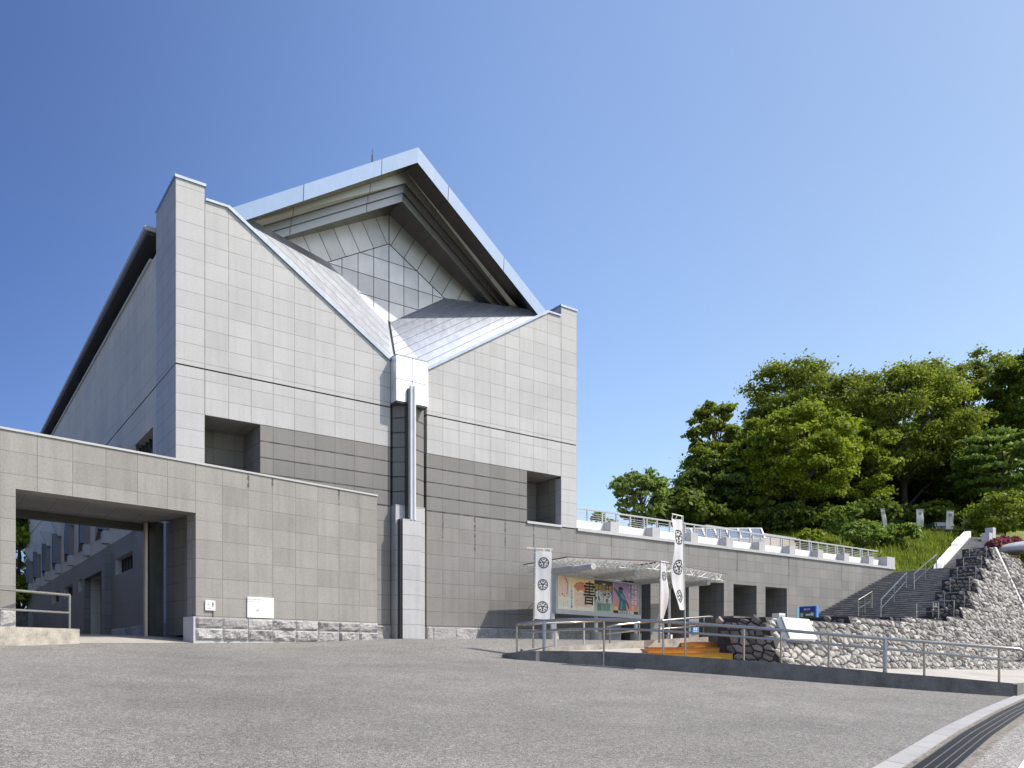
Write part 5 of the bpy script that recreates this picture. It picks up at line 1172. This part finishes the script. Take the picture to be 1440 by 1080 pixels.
tree_px('broadleaf_tree', 'largest broad tree in the middle of the wood above the far white banners', 1274, 510, 205, 73, 4, 5, **{**TG, 'nblob': 190, 'bottom': .12, 'limbs': 20})
tree_px('broadleaf_tree', 'tall tree standing behind and right of the largest tree', 1358, 496, 160, 82, 4, 6, **{**TG, 'bottom': .40, 'limbs': 24, 'nblob': 110})
tree_px('broadleaf_tree', 'rightmost tall tree cut by the picture edge', 1448, 486, 120, 76, 0, 7, **{**TG, 'bottom': .35, 'limbs': 20})
tree_px('layered_tree', 'mid-green tree with flat layered branches at the right edge', 1408, 600, 130, 67, 3, 8, shape='layer', nblob=75, nleaf=150, lsize=.22, brad=.15, bottom=.22)
tree_px('broadleaf_tree', 'dark spreading tree behind the skylight, lowest of the left wood', 1008, 648, 120, 68, 2, 9, **{**TG, 'bottom': .04})
tree_px('broadleaf_tree', 'deep green tree under the bright yellow-green one, left side', 1075, 610, 130, 70, 2, 10, **{**TG, 'bottom': .05})
tree_px('broadleaf_tree', 'bronze-green tree between the bright tree and the largest tree', 1188, 600, 110, 71, 4, 11, **{**TG, 'bottom': .10})
tree_px('broadleaf_tree', 'dark tree behind the far white banners', 1345, 600, 130, 74, 2, 12, **{**TG, 'bottom': .05})
tree_px('broadleaf_tree', 'dark low tree beside the pale loose tree', 955, 690, 80, 64, 2, 13, nblob=45, nleaf=150, lsize=.22, bottom=.05, brad=.17)
for i, (px, py, w2, d_) in enumerate(((1040, 625, 160, 82), (1180, 560, 170, 86), (1215, 600, 170, 80), (1330, 575, 170, 88), (1420, 560, 170, 86), (1190, 690, 120, 76), (1290, 680, 130, 79), (1110, 690, 110, 74), (1390, 690, 110, 74), (1460, 680, 120, 74))):
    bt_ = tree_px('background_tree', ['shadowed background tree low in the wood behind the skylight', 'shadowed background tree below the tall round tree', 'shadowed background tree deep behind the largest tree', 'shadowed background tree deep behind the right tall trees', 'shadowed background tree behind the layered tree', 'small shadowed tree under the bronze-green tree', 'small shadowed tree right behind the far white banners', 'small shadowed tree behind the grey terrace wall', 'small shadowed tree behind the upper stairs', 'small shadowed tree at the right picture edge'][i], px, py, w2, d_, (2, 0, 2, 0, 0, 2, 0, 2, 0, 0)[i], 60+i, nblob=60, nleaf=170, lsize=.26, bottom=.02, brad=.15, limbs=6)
tree_px('shrub', 'small bush peeping over the railing beside the tall block', 850, 716, 46, 56, 3, 30, basez=5, nblob=22, nleaf=90, lsize=.17, brad=.2, bottom=.1, cat='shrub', group='shrubs on the slope')
for i, (px, py, w2, d_, lab, fo) in enumerate(((1186, 704, 50, 58, 'slender young tree on the grass right of the grey terrace wall', 3), (1214, 732, 58, 53.5, 'bright leafy shrub above the end of the terrace wall', 3), (1266, 737, 60, 55, 'fresh green shrub left of the stair handrails', 3), (1240, 746, 34, 56, 'small darker shrub between the two bright shrubs', 0), (1140, 744, 40, 55, 'low yellow-green shrub behind the grey terrace wall', 1))):
    tree_px('shrub', lab, px, py, w2, d_, fo, 40+i, nblob=44, nleaf=42, lsize=.13, brad=.12, bottom=.12, limbs=14, cat='shrub', group='shrubs on the slope', trunk_r=.05)
tree_px('shrub', 'large feathery dark green bush at the right edge above the stairs', 1412, 692, 105, 60, 0, 50, nblob=60, nleaf=130, lsize=.14, brad=.14, bottom=.02, cat='shrub', group='shrubs on the slope')
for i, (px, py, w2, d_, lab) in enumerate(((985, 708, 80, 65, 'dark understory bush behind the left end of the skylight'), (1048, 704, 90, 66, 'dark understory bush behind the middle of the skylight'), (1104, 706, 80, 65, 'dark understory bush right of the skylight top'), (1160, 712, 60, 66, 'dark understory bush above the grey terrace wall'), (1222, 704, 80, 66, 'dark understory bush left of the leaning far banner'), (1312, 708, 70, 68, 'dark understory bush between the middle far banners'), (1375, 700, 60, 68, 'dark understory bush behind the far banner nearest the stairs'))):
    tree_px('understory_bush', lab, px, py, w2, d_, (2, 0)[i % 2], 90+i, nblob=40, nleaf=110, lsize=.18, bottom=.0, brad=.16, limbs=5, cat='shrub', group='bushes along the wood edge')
def low_shrub(name, lab, px, py, w2, h2, d_, mat, seed, n_=1400, ls=.07):
    rng = np.random.default_rng(seed); p_ = at(px, py, d_); W_, Hh = w2/FPX*d_, h2/FPX*d_; v = rng.normal(size=(n_, 3)); v /= np.linalg.norm(v, axis=1)[:, None]; v[:, 2] = np.abs(v[:, 2]); r_ = rng.uniform(.75, 1.05, n_)[:, None]*(1+.18*np.sin(v[:, :1]*7+seed)+.15*np.cos(v[:, 1:2]*9))
    c = v*r_*np.array([W_/2, W_/2.6, Hh]) + np.array(p_); V, F_ = leaves(c, v, np.full(n_, ls), rng); o = fast_mesh(name, V, F_, np.repeat(rng.random(n_), 4), mat); tag(o, lab, 'shrub', 'low shrubs above the rubble wall'); return o
low_shrub('azalea', 'crimson azalea bush right beside the top of the stairs', 1398, 768, 22, 9, 52, M['azalea'], 1, ls=.09)
low_shrub('azalea', 'magenta azalea bush just left of the curved grey shell', 1411, 763, 20, 8, 54, M['azalea'], 2, ls=.09)
low_shrub('azalea', 'small pink azalea peeping above the curved grey shell', 1427, 760, 16, 5, 56, M['azalea'], 3, ls=.08)
low_shrub('shrub', 'yellow-green shrub under the curved grey shell at the right edge', 1441, 790, 18, 11, 50.5, FOL[1], 5)
low_shrub('shrub', 'reddish low hedge along the top of the rubble wall', 1426, 786, 26, 4, 50.6, foliage('leaf_red', (.16, .05, .03), (.30, .12, .07)), 6)
low_shrub('shrub', 'small potted shrub half hidden behind the poster board', 889, 874, 24, 20, 33.2, FOL[1], 7, 500, .06)
# tree in the yard beyond the portal and hedge below it
make_tree('yard_tree', 'sunlit leafy tree seen through the portal at far left', (at(28, 800, 58).x, at(28, 800, 58).y, 0), 10.5, 7, 1, 77, nblob=60, nleaf=170, lsize=.20, brad=.15, bottom=.18, group='yard trees')
h0 = at(10, 860, 52); q = MB(); q.box(h0.x-4, -.3, h0.y+2, h0.y+2.6, 0, 2.4); yw = q.build('yard_wall', M['stonedark']); tag(yw, 'dark boundary wall at the far end of the yard beyond the portal', 'wall')
q = MB(); q.box(h0.x-4.1, -.25, h0.y+1.9, h0.y+2.7, 2.401, 2.5); q.build('cap_stone', M['conc'], yw)

q = MB(); q.box(-7.4, -6.8, 3.4, 8, 0, 4.3); q.box(-7.4, -6.8, 8, 46, 0, 7.4); yo = q.build('yard_wall', M['stonedark']); tag(yo, 'unseen tall dark wall added beside the service yard to block sky light', 'wall')  # added out of view to darken the side wall behind the portal
q = MB(); q.box(-7.45, -6.75, 8, 46.05, 7.401, 7.5); q.build('cap_stone', M['coping'], yo)
# far white banners, fence and parked vehicle at the wood edge
for px, pt, pb_, d_, lab, lean in ((1249, 715, 741, 63, 'leftmost far banner, narrow and leaning, at the wood edge', .35), (1293, 716, 741, 64, 'second far white banner from the left at the wood edge', 0), (1333.5, 718, 744, 64, 'third far banner, white and slightly tilted, in front of the parked vehicle', -.12), (1360, 722, 748, 62, 'far white banner nearest the top of the stairs', .1)):
    p_ = at(px, 752, d_); bz = hill_z(p_.x, p_.y); b_ = Vector((p_.x-RT.x*.25, p_.y-RT.y*.25, bz-.1)); zt_ = zz(pt, d_)
    banner(lab, b_, zt_-b_.z, .55 if px != 1249 else .3, zz(pb_, d_), zt_-.06, RT, .04, px, tilt=(RT.x*-lean, RT.y*-lean), group='white banners at the wood edge', crests=((.80, .13),))
fn = thing('wooden_fence', 'low dark timber fence along the wood edge beside the far banners', 'fence', at(1335, 750, 62.5))
q = MB(); a, b = at(1308, 745.5, 63), at(1362, 748, 61.5); q.bar(a, b, .08, .14); q.build('rail', M['bark'], fn)
for i in range(4): p_ = a.lerp(b, (i+.3)/4); q = MB(); q.bar(p_-UP*1.0, p_+UP*.12, .12, .12); q.build('post', M['bark'], fn)
vp = at(1329, 752, 66); vz = hill_z(vp.x, vp.y); VF = Frame((vp.x, vp.y, vz), RT, FW, UP); vh = zz(733.5, 66)-vz
van = thing('parked_vehicle', 'dim green vehicle parked under the trees behind a far banner', 'vehicle', VF.o)
q = MB(); fr2 = Frame(VF.o, VF.b, VF.a, UP); q.prism([(0, .3), (3.6, .3), (3.6, vh*.55), (2.9, vh*.62), (2.3, vh*.98), (.25, vh), (.05, vh*.6)], -.8, .8, fr2); q.build('body', plain('vehicle_green', (.10, .16, .12), .35), van)
q = MB(); q.poly([VF.p(-.68, -.02, vh*.6), VF.p(.68, -.02, vh*.6), VF.p(.6, .12, vh*.93), VF.p(-.6, .12, vh*.93)]); q.build('rear_window', M['glassblue'], van)
for sx_, sy_ in ((-.7, .7), (.7, .7), (-.7, 2.9), (.7, 2.9)): q = MB(); q.tube([VF.p(sx_-.1, sy_, .3), VF.p(sx_+.1, sy_, .3)], .32, 14); q.build('wheel', M['black'], van)
for sx_ in (-.7, .7): q = MB(); q.box(sx_-.08, sx_+.08, -.03, .01, vh*.42, vh*.54, VF); q.build('tail_light', M['red'], van)

# curved stone shell at the right edge
sc = at(1478, 776, 52); q = MB(); nu, nv = 40, 14
def shell(i, j):
    an = 2*math.pi*i/nu; v = j/nv*2-1; r_ = math.cos(v*math.pi/2)**.55 if abs(v) < 1 else 0; rr = 3.5*r_ if v >= 0 else 3.5*r_*(1-.25*abs(v)); return sc + RT*rr*math.cos(an) + FW*rr*.8*math.sin(an) + UP*((.70 if v > 0 else .42)*math.sin(v*math.pi/2))
q.grid(shell, nu, nv); sh = q.build('stone_shell', plain('polished_grey', (.55, .55, .56), .4, var=.12, nscale=2), smooth=True, weld=True); tag(sh, 'smooth curved grey shell sculpture above the rubble wall at the right edge', 'sculpture')
q = MB(); q.tube([sc-UP*1.2, sc-UP*.38], 1.0, 24); q.build('plinth', M['stonedark'], sh)
q = MB(); a, b = at(1393, 774, 49.5), at(1423, 782, 49.5); srl = thing('garden_rail', 'thin steel rail running down to the right along the rubble wall top', 'railing', a)
q.tube([a, b], .025, 6); q.build('top_rail', M['rail'], srl)
for t in (.05, .5, .95): p_ = a.lerp(b, t); q = MB(); q.tube([p_-UP*.7, p_], .025, 6); q.build('post', M['rail'], srl)
